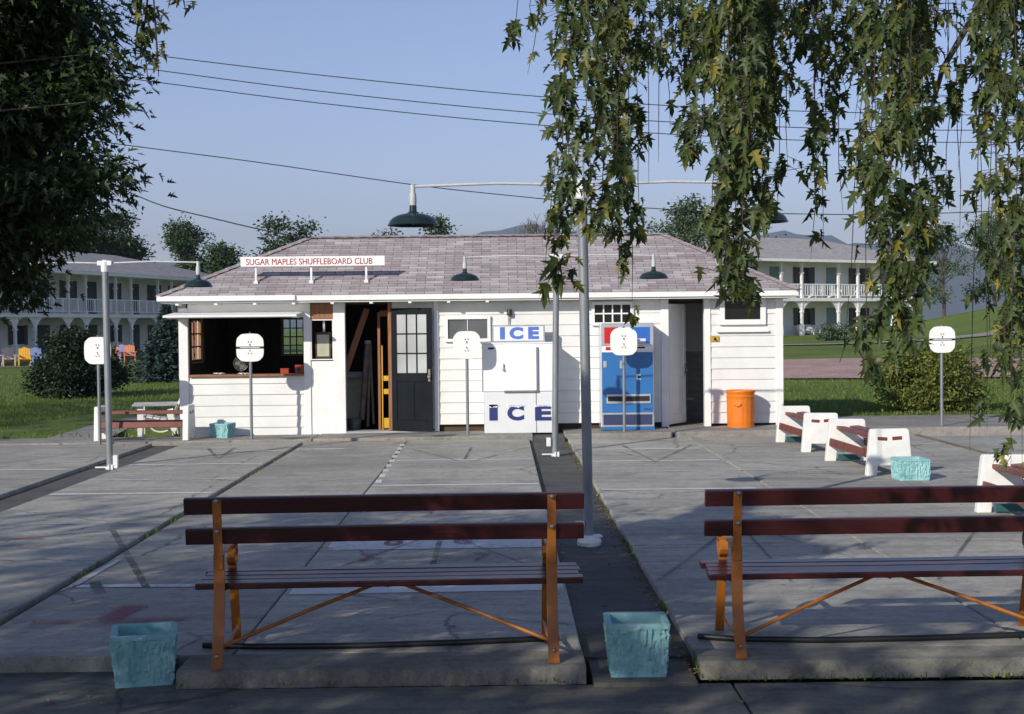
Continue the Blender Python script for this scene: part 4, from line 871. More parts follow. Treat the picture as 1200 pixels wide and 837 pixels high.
# ------------------------------------------------------------------ scoreboards
def scoreboard(label, px, pyc, pyb, Y, zb, split, radius_px):
    p = at(px, pyc, Y); x, zc = p.x, p.z; r = radius_px / F * Y
    t = thing('scoreboard', label, 'scoreboard', (x, Y, zb), 0, 'scoreboards along the far end of the courts')
    B().tube([(0, .03, 0), (0, .03, zc - zb + r + .012)], .024, 12).build('pole', M['galv'], t, smooth=True)
    def outline(z_lo, z_hi):
        pts = []
        for k in range(64):
            an = 2 * math.pi * k / 64; ca, sa = math.cos(an), math.sin(an); e = 3.6
            q = (abs(ca) ** e + abs(sa) ** e) ** (-1 / e); u, v = r * q * ca, r * q * sa * 1.02
            cut = r * 1.62
            if abs(u) + abs(v) > cut: f_ = cut / (abs(u) + abs(v)); u *= f_; v *= f_
            pts.append((u, zc - zb + min(max(v, z_lo), z_hi)))
        return pts
    if split:
        g = r * .085
        B().prism(outline(g, 9), 'y', -.012, .006).build('plate', M['board'], t, bevel=.003); B().prism(outline(-9, -g), 'y', -.012, .006).build('plate', M['board'], t, bevel=.003)
        B().box(-r * .98, r * .98, -.006, .005, zc - zb - g * .9, zc - zb + g * .9).build('backing_strip', M['black'], t)
        B().box(-r * .72, r * .72, -.022, -.013, zc - zb - g * .28, zc - zb + g * .28).build('sliding_bar', M['board'], t, bevel=.002)
    else: B().prism(outline(-9, 9), 'y', -.012, .006).build('plate', M['board'], t, bevel=.003)
    u = r * .066
    b = B()
    for sx in (-1, 1): b.obox((sx * u * 1.5, -.0145, zc - zb + r * .42), (u * 1.1, .003, u * 1.4))
    b.obox((0, -.0145, zc - zb + r * .24 - (0 if not split else -.0)), (u * 1.3, .003, u * 1.5)); b.obox((u * .3, -.0145, zc - zb + r * .14), (u * .9, .003, u * 1.0), (0, R(30), 0))
    if not split: b.obox((0, -.0145, zc - zb - r * .16), (u * 1.2, .003, u * 1.3)); b.obox((u * .5, -.0145, zc - zb - r * .27), (u * 1.6, .003, u * .7), (0, R(35), 0))
    else: b.obox((0, -.0145, zc - zb - r * .22), (u * 1.0, .003, u * 1.5), (0, R(25), 0))
    b.build('score_marks', M['black'], t)
    b = B()
    for sx in (-1, 1): b.obox((sx * u * 1.7, -.0145, zc - zb - r * .42), (u * 1.3, .003, u * 1.2))
    b.build('lower_score_marks', M['redpaint'], t)
    B().lathe([(0, 0), (.012, 0), (.012, .03), (0, .034)], (0, 0, 0), 10).build('top_screw', M['bolt'], t, loc=(0, 0, zc - zb + r * 1.0))
    return t
scoreboard('white rounded scoreboard in front of the dark round bush on the lawn', 114.5, 411, 517, 21.84, .005, False, 15.6)
scoreboard('white scoreboard split by a dark bar in front of the open counter', 293, 407.5, 513, 22.25, .024, True, 16)
scoreboard('white scoreboard before the grey window left of the ice cabinet', 547, 404.5, 511, 22.2, .045, False, 16)
scoreboard('white scoreboard covering the top sign of the blue vending machine', 731, 400.5, 506, 22.25, .078, False, 15.8)
scoreboard('white scoreboard split by a dark bar in front of the yellow green bush', 1104, 398, 503, 22.45, .10, True, 15.2)

# ------------------------------------------------------------------ the two red and orange park benches
def park_bench(label, loc, rz):
    t = thing('park_bench', label, 'bench', loc, rz, 'park benches facing the courts')
    L, PX = 2.09, .873
    def slat(y, z, th, wd, tilt, dx=0.0, x0=-L / 2, x1=L / 2):
        b = B(); n = 16
        sg = random.uniform(-.006, .006); rows = []
        for k in range(n + 1):
            x = x0 + (x1 - x0) * k / n; s = sg * math.sin(math.pi * k / n)
            for dy, dz in ((-wd / 2, -th / 2), (wd / 2, -th / 2), (wd / 2, th / 2), (-wd / 2, th / 2)):
                rows.append((x, y + dy * math.cos(tilt) - dz * math.sin(tilt), z + s + dy * math.sin(tilt) + dz * math.cos(tilt)))
        b.v = rows
        for k in range(n):
            for j in range(4): b.f.append((4 * k + j, 4 * k + (j + 1) % 4, 4 * k + 4 + (j + 1) % 4, 4 * k + 4 + j))
        b.f += [(3, 2, 1, 0), (4 * n, 4 * n + 1, 4 * n + 2, 4 * n + 3)]
        return b.build('slat', M['slat'], t, bevel=.006, seg=3)
    slat(.062, .835, .034, .088, R(99)); slat(.098, .672, .034, .086, R(98))
    for k, y in enumerate((.185, .285, .385, .485)): slat(y, .400 + .004 * k, .034, .090, R(2.5), 0, -L / 2 + .035 + (.0, .012, .02, .004)[k], L / 2 + (0, -.012, 0, -.008)[k])
    for sx in (-1, 1):
        x = sx * PX
        lo = [(x, -.035, .0), (x, .005, .07), (x, .045, .16), (x, .078, .28), (x, .092, .40), (x, .094, .50), (x, .088, .575)]
        b = B().strap(lo, .058, .012); b.strap([(x, -.045, .004), (x, -.02, .004)], .058, .008)
        b.build('back_leg', M['orangeiron'], t, bevel=.002)
        B().strap([(x, .080, .50), (x, .070, .62), (x, .058, .74), (x, .044, .872)], .046, .010).build('back_upright', M['orangeiron'], t, bevel=.002)
        fl = [(x, .66, 0), (x, .635, .10), (x, .60, .22), (x, .575, .33), (x, .565, .385)]
        B().strap(fl, .05, .011).build('front_leg', M['orangeiron'], t, bevel=.002)
        sc = [(x, .105, .560), (x, .20, .575), (x, .34, .580), (x, .46, .578)]
        cy, cz = .53, .508
        for k in range(1, 15):
            a = R(105 - k * 30); rr = .072 - .0022 * k; sc.append((x, cy + rr * math.cos(a), cz + rr * math.sin(a)))
        B().strap(sc, .046, .008).build('scroll_arm', M['orangeiron'], t, bevel=.0015)
        B().strap([(x, .545, .385), (x, .535, .42), (x, .530, .452)], .046, .010).build('arm_support', M['orangeiron'], t, bevel=.0015)
        B().strap([(x, .10, .372), (x, .35, .374), (x, .57, .380)], .045, .010).build('seat_bearer', M['orangeiron'], t, bevel=.0015)
        B().tube([(x * .985, .045, .095), (x * .985, .34, .075), (x * .985, .62, .09)], .009, 8).build('foot_rod', M['orangeiron'], t, smooth=True)
        B().tube([(x * .975, .06, .10), (x * .5, .20, .245), (sx * .05, .33, .372)], .0105, 8).build('brace_rod', M['orangeiron'], t, smooth=True)
        for y, z in ((.028, .862), (.046, .702), (.083, .655), (-.006, .06)):
            bb = B().lathe([(0, .012), (.010, .010), (.014, .0), (0, 0)], (0, 0, 0), 10); bb.v = [(x + v[0], y - .002 - v[2], z + v[1]) for v in bb.v]
            bb.build('bolt', M['bolt'], t, smooth=True)
    B().box(-.06, .06, .30, .36, .362, .380).tube([(-.03, .29, .372), (0, .275, .360), (.03, .29, .372)], .008, 8).build('brace_plate', M['orangeiron'], t, bevel=.002)
    return t
park_bench('red slatted bench with orange iron legs between the two turquoise planters', (-.615, 7.375, .003), R(1.8))
park_bench('red slatted bench with orange iron legs cut by the right edge of the photo', (2.115, 7.455, .003), R(.8))
for lab, pts_ in (('black rubber hose lying along the platform under the bench at left', [(238, 757), (300, 758), (420, 757), (540, 753), (655, 748)]), ('black rubber hose lying along the platform under the bench at right', [(818, 746), (860, 749), (960, 750.5), (1080, 748), (1230, 743)])):
    b = B(); pp = [on(a_, c_, .018) for a_, c_ in pts_]; b.tube([Vector((q.x, q.y, .020)) for q in pp], .017, 10); tag(b.build('rubber_hose', M['hose'], smooth=True), lab, 'hose', 'hoses along the platform edges')

# ------------------------------------------------------------------ turquoise planters
def planter(label, loc, rz, top, bot, h, seed):
    rs = random.Random(seed); n = 34; nz = 26; b = B(); t_ = .028
    def ring(z, s, rough):
        out = []; k4 = n * 4
        for k in range(k4):
            side, u = divmod(k, n); u = u / n * 2 - 1; cr = .94
            x, y = ((u, -1), (1, u), (-u, 1), (-1, -u))[side]
            m_ = max(0.0, (abs(u) - cr)); x *= 1 - m_ * .4; y *= 1 - m_ * .4
            d = 0
            if rough: d = grooves[(side, k % n)] * .75 + rs.uniform(-1, 1) * .0035
            out.append((x * (s + d), y * (s + d), z))
        return out
    grooves = {(s, k): rs.uniform(-1, 1) * .011 for s in range(4) for k in range(n)}
    rows = []
    for i in range(nz + 1):
        f_ = i / nz; s = bot + (top - bot) * f_
        if f_ < .07 or f_ > .90: rows.append(ring(h * f_, s + .004, False))
        else:
            for kk in grooves:
                if rs.random() < .30: grooves[kk] = rs.uniform(-1, 1) * .011
            rows.append(ring(h * f_, s, True))
    rows.append(ring(h + .004, top - .004, False)); rows.append(ring(h + .002, top - t_, False)); rows.append(ring(h * .35, bot + (top - bot) * .35 - t_, False))
    k4 = n * 4; b.v = [v for r_ in rows for v in r_]
    for i in range(len(rows) - 1):
        for k in range(k4): a_, c_ = i * k4 + k, i * k4 + (k + 1) % k4; b.f.append((a_, c_, c_ + k4, a_ + k4))
    b.f += [tuple(range(k4 - 1, -1, -1)), tuple(range((len(rows) - 1) * k4, len(rows) * k4))]
    o = b.build('planter', M['turq'], smooth=True); o.location = loc; o.rotation_euler = (0, 0, rz)
    return tag(o, label, 'planter', 'turquoise planters')
planter('turquoise rough planter at the left end of the near left bench', (-1.895, 7.47, -.084), R(13), .165, .142, .265, 1)
planter('turquoise rough planter in the asphalt strip between the near benches', (.695, 7.45, -.062), R(-1), .162, .140, .275, 2)
planter('mint turquoise planter against the white end panel of the rear right bench', (4.56, 15.84, .0), R(2), .172, .160, .235, 3)
planter('small turquoise planter at the foot of the counter siding', (at(261, 505, 22.75).x, 22.75, .028), R(-12), .158, .140, .225, 4)

# ------------------------------------------------------------------ low benches with white slab ends
def slab_bench(label, loc, rz, length, group='low benches with white slab ends', board=True):
    """runs along local y from 0 (near end) to length"""
    t = thing('slab_bench', label, 'bench', loc, rz, group)
    wb_, wt, h = .275, .225, .535
    for y in (0.0, length):
        e = [random.uniform(-.006, .006) for _ in range(8)]
        poly = [(-wb_ + e[0], 0), (-wb_ + .125, 0), (-wb_ + .135, .115), (wb_ - .135, .115 + e[1]), (wb_ - .125, 0), (wb_ + e[2], 0), (wt + e[3], h - .02), (wt - .02, h + e[4]), (-wt + .02, h), (-wt + e[5], h - .02)]
        n = len(poly)
        b = B(); half = .045
        vs = [(u, y - half, v) for u, v in poly] + [(u, y + half, v) for u, v in poly]
        tri = [(0, 1, 2, 9), (2, 3, 6, 9), (3, 4, 5, 6), (6, 7, 8, 9)]
        b.add(vs, tri + [tuple(reversed([k + n for k in f_])) for f_ in tri] + [(k, k + n, (k + 1) % n + n, (k + 1) % n) for k in range(n)])
        b.build('end_slab', M['oldwhite'], t, bevel=.008)
    for x, z, a in ((-.085, .425, 4), (.085, .43, -4)):
        B().obox((x, length / 2, z), (.115, length + .100, .042), (0, R(a), 0)).build('slat', M['rail'], t, bevel=.006)
    for sx in (-1, 1): B().obox((sx * .22, length / 2, .245), (.035, length - .10, .095), (0, R(-sx * 8), 0)).build('slat', M['rail'], t, bevel=.006)
    if board: B().obox((0, length - .10, .055), (.28, .05, .07)).build('foot_board', M['turqplain'], t, bevel=.004)
    return t
slab_bench('low white ended red slat bench nearest the refuse can', (4.34, 19.30, .0), R(.8), 1.66)
slab_bench('low white ended red slat bench with a turquoise planter at its near end', (4.43, 16.25, .0), R(1.4), 1.80)
slab_bench('low white ended red slat bench behind the right park bench', (4.60, 11.3, .0), R(-1.0), 1.72)
slab_bench('low white ended red slat bench at the left in front of the lawn', (-4.93, 22.42, .03), R(90), 1.38, board=False)

# ------------------------------------------------------------------ old garden armchair beside the club house
p = at(186, 512, 23.6)
t = thing('garden_armchair', 'weathered grey white wooden armchair beside the end wall of the club house', 'chair', (p.x - .02, 23.62, .01), R(-78))
for sx in (-1, 1):
    B().obox((sx * .29, -.26, .25), (.06, .10, .50)).build('leg', M['oldwhite'], t, bevel=.006); B().obox((sx * .29, .25, .20), (.06, .10, .44), (R(14), 0, 0)).build('leg', M['oldwhite'], t, bevel=.006)
    B().obox((sx * .31, -.03, .515), (.15, .72, .035)).build('armrest', M['greywood'], t, bevel=.008)
for k in range(5): B().obox((0, -.24 + k * .115, .335 - k * .022), (.56, .10, .025), (R(-11), 0, 0)).build('seat_slat', M['oldwhite'], t, bevel=.004)
for k in range(5): B().obox((-.23 + k * .115, .355, .56 - abs(k - 2) * .012), (.10, .025, .62 - abs(k - 2) * .03), (R(-24), 0, 0)).build('back_slat', M['greywood'] if k % 2 else M['oldwhite'], t, bevel=.006)
b = B(); b.tube([(-.27 + .02, -.30 + .18 * math.cos(R(a)) + .35, .16 + .13 * math.sin(R(a))) for a in range(180, 365, 20)], .016, 8); b.build('rocker', M['oldwhite'], t, smooth=True)

# ------------------------------------------------------------------ the two galleried lodges
def lodge(label, origin, rz, cols, z0, depth=7.5, h1=2.75, h2=2.55, gal=1.6, door_at=(), win_at=(), ext=(1.2, 1.2), ridge_inset=(5, 5), dark_doors=False):
    """facade along local x; gallery front at y = 0"""
    t = thing('lodge_building', label, 'building', (origin[0], origin[1], z0), rz)
    xa, xb = cols[0], cols[-1]; zt = h1 + h2
    def pb(name, mat, *boxes, bevel=0.0, parent=t):
        b = B()
        for q_ in boxes: b.box(*q_)
        return b.build(name, M[mat], parent, bevel=bevel)
    pb('wall', 'white', (xa - ext[0], xb + ext[1], gal, gal + .2, 0, zt)); pb('wall', 'white', (xa - ext[0], xa - ext[0] + .2, gal + .2, gal + depth, 0, zt)); pb('wall', 'white', (xb + ext[1] - .2, xb + ext[1], gal + .2, gal + depth, 0, zt)); pb('wall', 'white', (xa - ext[0] + .2, xb + ext[1] - .2, gal + depth - .2, gal + depth, 0, zt))
    pb('porch_floor', 'walk', (xa - ext[0], xb + ext[1], -.15, gal - .002, -.45, .06)); pb('gallery_floor', 'trim', (xa - ext[0] * .3, xb + ext[1] * .3, -.16, gal - .002, h1 - .22, h1))
    pb('eave_beam', 'trim', (xa - ext[0] * .3, xb + ext[1] * .3, -.08, .10, zt - .22, zt - .02)); pb('gallery_ceiling', 'trim', (xa - ext[0], xb + ext[1], .1, gal - .002, zt - .05, zt - .025))
    def k_gap(x, s):
        i = cols.index(x) + s; return abs(cols[i] - x) if 0 <= i < len(cols) else 9
    for x in cols:
        for zb, zh in ((.062, h1 - .222), (h1 + .002, zt - .222)):
            b = B(); b.box(x - .075, x + .075, -.075, .075, zb, zh); b.box(x - .11, x + .11, -.11, .11, zb, zb + .9 if zb < 1 else zb + .2)
            b.box(x - .11, x + .11, -.11, .11, zh - .75, zh - .65)
            b.build('column', M['trim'], t)
            for s in (-1, 1):                                   # fretwork bracket curving out to the beam
                if (x == cols[0] and s < 0) or (x == cols[-1] and s > 0): continue
                r_ = min(.80 if (k_gap(x, s) < 2.6) else 1.05, .98) if zb < 1 else .36; poly = [(x + s * .076, zh - r_)] + [(x + s * (.076 + r_ - r_ * math.cos(R(a))), zh - r_ + r_ * math.sin(R(a))) for a in range(15, 91, 15)] + [(x + s * .076, zh - .001)]
                B().prism(poly, 'y', -.04, .04).build('bracket', M['trim'], t)
    for a, c in zip(cols[:-1], cols[1:]):
        b = B(); b.box(a + .11, c - .11, -.03, .03, h1 + .86, h1 + .93); b.box(a + .11, c - .11, -.025, .025, h1 + .12, h1 + .17); n = int((c - a - .22) / .22)
        for k in range(1, n): u = a + .11 + (c - a - .22) * k / n; wv = .022 if k % 4 else .09; b.box(u - wv, u + wv, -.015, .015, h1 + .17, h1 + .86)
        b.build('railing', M['trim'], t)
    for kind, x, lev in [('w', x, l) for x in win_at for l in (0, 1)] + [('d', x, l) for x in door_at for l in (0, 1)]:
        zb = h1 * lev + .06
        if kind == 'w':
            f_ = pb('window', 'trim', (x - 1.0, x + 1.0, gal - .05, gal - .001, zb + .85, zb + 2.08)); pb('pane', 'pane', (x - .60, x + .60, gal - .07, gal - .052, zb + .92, zb + 2.02), parent=f_)
            pb('shutter', 'shut', (x - .97, x - .63, gal - .072, gal - .052, zb + .88, zb + 2.05), parent=f_); pb('shutter', 'shut', (x + .63, x + .97, gal - .072, gal - .052, zb + .88, zb + 2.05), parent=f_)
        else: pb('door', 'shut' if dark_doors else 'teal', (x - .62 if dark_doors else x - .45, x + (.62 if dark_doors else .45), gal - .05, gal - .001, zb + .0, zb + 2.05))
    hip_roof('roof', M['motelroof'], (xa - ext[0] - .7, xb + ext[1] + .7, -.65, gal + depth + .6, zt - .0), (xa + ridge_inset[0], xb - ridge_inset[1], gal + depth / 2 - .1, zt + 1.75), t, course=.22, world=False, step=.015)
    pb('fascia', 'trim', (xa - ext[0] - .68, xb + ext[1] + .68, -.64, -.60, zt - .20, zt + .0), (xa - ext[0] - .68, xa - ext[0] - .64, -.6, gal + depth + .55, zt - .2, zt), (xb + ext[1] + .64, xb + ext[1] + .68, -.6, gal + depth + .55, zt - .2, zt), (xa - ext[0] - .68, xb + ext[1] + .68, gal + depth + .55, gal + depth + .59, zt - .2, zt))
    pb('soffit', 'trim', (xa - ext[0] - .63, xb + ext[1] + .63, -.59, gal + depth + .54, zt - .024, zt - .004))
    return t
M['shut'] = paint('dark_shutters', (.045, .05, .055), None, 5, .6, .1); M['teal'] = paint('grey_teal_door', (.16, .25, .27), None, 4, .5, .1)
def pattern(x, end, a=3.3, c=1.8):
    out = [x]; k = 0
    while out[-1] < end: out.append(out[-1] + (a if k % 2 == 0 else c)); k += 1
    return out
lc = pattern(-16.0, 24, 3.5, 1.9)
lodge('bluish white two storey galleried lodge in shade beyond the left lawn', (-26.6, 81.0), R(75), lc, 0.0, gal=2.3, win_at=[(a + c) / 2 for a, c in zip(lc[::2], lc[1::2])], door_at=[(a + c) / 2 for a, c in zip(lc[1::2], lc[2::2])], ridge_inset=(4, 6), dark_doors=True)
rc = [-9.9, -6.6, -4.8, -1.5, .3, 3.6, 5.4, 8.7, 10.5]
lodge('sunlit white two storey galleried lodge beyond the right lawn', (19.6, 93.6), R(31), rc, .66, win_at=[(a + c) / 2 for a, c in zip(rc[::2], rc[1::2])], door_at=[(a + c) / 2 for a, c in zip(rc[1::2], rc[2::2])], ridge_inset=(4, 4))

# ------------------------------------------------------------------ garden chairs before the lodges
def lawn_chair(label, col, loc, rz, group):
    t = thing('lawn_chair', label, 'chair', loc, rz, group); m = paint('chair_paint', col, None, 4, .6, .1)
    for sx in (-1, 1):
        B().obox((sx * .28, -.35, .26), (.06, .09, .52)).build('leg', m, t); B().bar((sx * .28, -.38, .33), (sx * .28, .45, .03), .04, .12).build('leg', m, t)
        B().obox((sx * .31, -.05, .54), (.14, .74, .03)).build('armrest', m, t)
    b = B()
    for k in range(5): b.obox((0, -.33 + k * .11, .34 - k * .035), (.54, .095, .022), (R(-16), 0, 0))
    b.build('seat', m, t); b = B()
    for k in range(5): b.obox((-.22 + k * .11, .32, .58 - abs(k - 2) * .012), (.10, .022, .78 - abs(k - 2) * .05), (R(-27), 0, 0))
    b.build('backrest', m, t); return t
for px, col, rz, lab in ((10, (.60, .46, .40), 25, 'pinkish white lawn chair leftmost beside the yellow one'), (29, (.80, .42, .03), 20, 'yellow lawn chair left of the dark round bush'), (44, (.24, .32, .52), 30, 'blue grey lawn chair right of the yellow one'),
                         (136, (.65, .17, .03), -20, 'orange red lawn chair just right of the left lamp pole'), (146, (.28, .33, .60), 25, 'blue lawn chair behind the orange ones near the spruce'), (152, (.68, .24, .10), 15, 'pink orange lawn chair nearest the blue spruce')):
    p = on(px, 429 if px < 100 else 424, 0.02); lawn_chair(lab, col, (p.x, p.y, .02), R(rz), 'lawn chairs before the left lodge')
lodge_r = Matrix.Translation((19.6, 93.6, .66)) @ Matrix.Rotation(R(31), 4, 'Z')
for k, u in enumerate((-7.4, -6.0, -4.0, -3.1, -2.2, 1.2, 2.0, 4.4, 6.2)):
    q = lodge_r @ Vector((u, .75, .065)); lawn_chair('white wooden porch chair on the ground porch of the right lodge', (.72, .72, .70), tuple(q), R(31 + random.uniform(-12, 12)), 'porch chairs of the right lodge')
for k, u in enumerate((-8.6, -6.9, -5.5, -3.2, -2.0, -.7, 2.2, 4.0, 6.0)):
    q = lodge_r @ Vector((u, .75, 2.755)); lawn_chair('white wooden porch chair behind the upper railing of the right lodge', (.72, .72, .70), tuple(q), R(31 + random.uniform(-12, 12)), 'gallery chairs of the right lodge')
q = lodge_r @ Vector((-6.1, -.55, -.12)); t = thing('refuse_bin', 'grey blue bin standing before the porch of the right lodge', 'bin', tuple(q))
B().lathe([(0, 0), (.26, 0), (.30, .85), (.33, .86), (.33, .90), (.29, .90), (.25, .05), (0, .05)], (0, 0, 0), 20).build('bin_body', paint('grey_blue_bin', (.14, .19, .26), None, 4, .5, .1), t, smooth=True)
B().lathe([(0, .10), (.18, .08), (.33, .02), (.345, 0), (.345, -.01), (0, -.01)], (0, 0, .912), 20).build('lid', M['galv'], t, smooth=True)
for px, py in ((138, 500),): pass

# ------------------------------------------------------------------ overhead wires and their poles
def wire(label, pts, Ya, Yb):
    n = len(pts); pp = []
    for i, (px, py) in enumerate(pts):
        f_ = (px - pts[0][0]) / (pts[-1][0] - pts[0][0]); pp.append(at(px, py, Ya + (Yb - Ya) * f_))
    out = []
    for i in range(n - 1):
        p0, p1, p2, p3 = pp[max(i - 1, 0)], pp[i], pp[i + 1], pp[min(i + 2, n - 1)]
        for k in range(8):
            s = k / 8; out.append(.5 * (2 * p1 + (p2 - p0) * s + (2 * p0 - 5 * p1 + 4 * p2 - p3) * s * s + (3 * p1 - p0 - 3 * p2 + p3) * s ** 3))
    out.append(pp[-1]); b = B(); b.tube(out, .016, 5); return tag(b.build('overhead_wire', M['wire']), label, 'wire', 'overhead wires'), pp
ends = []
for lab, pts_ in (('topmost of the three overhead wires crossing the sky', [(-260, 11), (-60, 35), (133, 59), (365, 87), (600, 110.5), (812, 125.5), (1000, 132), (1168, 135.5), (1400, 140)]),
                  ('middle of the three overhead wires crossing the sky', [(-260, 28), (-60, 52), (150, 78), (375, 107), (600, 130), (785, 143), (1000, 151.5), (1192, 153), (1400, 155)]),
                  ('lowest of the three overhead wires crossing the sky', [(-260, 40), (-60, 65), (150, 92), (375, 121), (600, 144), (815, 159), (1000, 166), (1192, 167), (1400, 168)])):
    o, pp = wire(lab, pts_, 46, 52); ends.append(pp)
o, pq = wire('single sagging overhead wire passing the tall lamp left shade', [(-260, 104), (-60, 136), (108, 164.5), (300, 190), (480, 216), (600, 229.5), (760, 244), (920, 250.5), (1100, 250), (1400, 236)], 44, 50)
o, pr_ = wire('short wavy overhead wire running down behind the club house roof', [(-260, 80), (-60, 145), (43, 182), (140, 220.5), (190, 241), (250, 256), (303, 268.5), (345, 277), (380, 290)], 40, 34)
for k, lab in ((0, 'wooden pole carrying the overhead wires at left'), (-1, 'wooden pole carrying the overhead wires at right')):
    q = ends[0][k]; t = thing('utility_pole', lab, 'pole', (q.x, q.y, 0)); top = q.z + .6
    B().tube([(0, 0, 0), (0, 0, top)], [.16, .11], 12).build('pole', M['bark'], t, smooth=True); zlo = min(e[k].z for e in ends); B().box(-.09, .09, -.08, -.02, zlo - .3, q.z + .1).build('bracket_board', M['bark'], t)

# ------------------------------------------------------------------ trees and shrubs
def tree(name, label, base, height, crown, leaf, size, per, trunk_r=.2, group=None, limbs=6, droop=.4, shell=.5, cat='tree', bark='bark'):
    """crown: list of clumps relative to the base"""
    t = thing(name, label, cat, base, 0, group); b = B()
    cl = crown; top = max(c[2] for c in cl); cx = sum(c[0] for c in cl) / len(cl); cy = sum(c[1] for c in cl) / len(cl)
    pts_ = limb(b, (0, 0, -.1), (cx * .6, cy * .6, top * .75), trunk_r, trunk_r * .3, .06, 7)
    for c in sorted(cl, key=lambda q_: -q_[3])[:limbs * 3]:
        k = min(range(len(pts_)), key=lambda i: (abs(pts_[i].z - c[2] * .62))); limb(b, pts_[k], c[:3], trunk_r * .32, trunk_r * .06, .18, 5, 6)
    b.build('trunk', M[bark], t, smooth=True)
    P_, T_, N_, S_, tt = clump_leaves(cl, per, size, droop, shell)
    leaf_mesh('crown', P_, T_, N_, S_, OVAL, LEAF[leaf], t, tt, world=False); return t
def blob_crown(w_, h0, h1, n, rs, squash=.8, lean=0.0, taper=.55):
    out = []
    for _ in range(n):
        f_ = rs.random() ** .9; z = h0 + (h1 - h0) * f_; env = w_ / 2 * (1 - abs(f_ - .42) / .62 * taper) * (1.0 if f_ < .9 else .7)
        a = rs.uniform(0, 2 * math.pi); d = env * math.sqrt(rs.random()) * .85; r_ = w_ * rs.uniform(.11, .2)
        out.append((d * math.cos(a) + lean * f_, d * math.sin(a), z, r_, r_, r_ * squash))
    return out
rs = random.Random(5)
def bg_tree(label, px, py_top, py_bot, wpx, Y, leaf, size, n=16, per=170, name='tree', **kw):
    x = at(px, 380, Y).x; g = ground_z(x, Y); ht = at(px, py_top, Y).z - g; wd = wpx / F * Y; hb = max(at(px, py_bot, Y).z - g, .8)
    return tree(name, label, (x, Y, g), ht, blob_crown(wd * 1.0, hb, ht - wd * .08, n, rs), leaf, size * .72, per * 2, max(.12, ht * .02), 'trees behind the buildings', **kw)
bg_tree('green round topped tree between the left lodge roof and the sign', 217, 257, 330, 50, 118, 'mid', .34, 16, 230)
bg_tree('smaller blue green tree just left of the club house roof slope', 259, 287, 340, 44, 105, 'mid', .30, 14, 200)
bg_tree('airy green tree behind the sign at the left roof hip', 325, 258, 330, 46, 95, 'mid', .30, 12, 150)
bg_tree('airy green tree with flat top right beside the roof sign', 357, 262, 330, 40, 97, 'mid', .30, 10, 130)
bg_tree('small tree top just showing above the roof ridge left of the lamp shade', 452, 272, 330, 26, 120, 'mid', .34, 9, 110)
bg_tree('small tree top showing above the roof ridge under the tall lamp shade', 513, 257, 330, 36, 100, 'mid', .30, 11, 130)
bg_tree('dark evergreen top behind the ridge at the tall lamp pole', 712, 262, 330, 60, 95, 'mid', .32, 14, 170)
bg_tree('pale feathery tree rising behind the right end of the roof ridge', 800, 228, 330, 80, 85, 'pale', .26, 18, 190)
bg_tree('dark leafy tree behind the left lodge roof at the far left', 80, 238, 300, 96, 128, 'mid', .42, 22, 260)
bg_tree('green tree behind the left lodge roof beside the dark maple', 140, 250, 310, 60, 130, 'mid', .42, 18, 240)
bg_tree('thin bluish grey tree beyond the right lodge', 1108, 250, 350, 60, 145, 'pale', .34, 18, 110)
bg_tree('bluish green tree at the right beyond the grassy bank', 1165, 245, 350, 90, 150, 'pale', .38, 20, 150)
bg_tree('low tree beyond the grassy bank at the right edge', 1215, 262, 350, 70, 140, 'mid', .36, 16, 170)
bg_tree('low round tree peeping above the right lodge roof', 905, 274, 340, 26, 135, 'mid', .36, 8, 120)
# leafless tree above the ridge
x = at(638, 380, 78).x; t = thing('bare_tree', 'leafless pale tree with fanning twigs above the roof ridge', 'tree', (x, 78, ground_z(x, 78)), 0, 'trees behind the buildings')
b = B(); b2 = B(); bx_ = x
def fork(bb, p, d, L, r_, depth):
    q = p + d * L; bb.tube([p, p.lerp(q, .5) + Vector((random.uniform(-.05, .05) * L, 0, .02 * L)), q], [r_, r_ * .85, r_ * .7], 5, cap=False)
    if depth == 0: return
    for _ in range(3 if depth > 1 else 2):
        nd = (d + Vector((random.uniform(-.62, .62), random.uniform(-.5, .5), random.uniform(-.05, .35)))).normalized(); fork(bb, q, nd, L * random.uniform(.6, .82), r_ * .62, depth - 1)
b.tube([(0, 0, 0), (-.1, 0, 1.8), (.05, 0, 3.5)], [.16, .13, .11], 8)
for k in range(9): fork(b, Vector((.05 - .02 * k, 0, 3.4 + .1 * k)), Vector((-.6 + .14 * k, random.uniform(-.4, .4), 1)).normalized(), 1.3, .06, 4)
b.build('trunk', M['twigpale'], t)
# round dark bush, blue spruce, yellow green bush, shrub before the right lodge
def bush(label, px, py_base, w_px, h_px, leaf, size, n, per, z=None, name='bush', tall=False):
    p = on(px, py_base, .0 if z is None else z); wd, ht = w_px / F * p.y * (.80 if tall is False else 1), h_px / F * p.y * .95
    cr = []
    for k in range(n):
        f_ = rs.random(); a = rs.uniform(0, 6.28); env = wd * .44 * math.sqrt(max(0, 1 - (abs(f_ - .36) / .70) ** 2)); d = env * math.sqrt(rs.random()); r_ = wd * rs.uniform(.10, .19)
        cr.append((d * math.cos(a), d * math.sin(a), ht * (.10 + .80 * f_), r_, r_, r_ * .8))
    t = thing(name, label, 'bush', (p.x, p.y, p.z), 0); b = B()
    for c in cr[:12]: limb(b, (rs.uniform(-.1, .1) * wd, rs.uniform(-.1, .1) * wd, -.03), (c[0] * .8, c[1] * .8, c[2]), .02 * wd, .006 * wd, .15, 4, 6)
    b.build('stems', M['bark'], t, smooth=True)
    P_, T_, N_, S_, tt = clump_leaves(cr, per, size, .25, .5); leaf_mesh('foliage', P_, T_, N_, S_, OVAL, LEAF[leaf], t, tt, world=False); return t
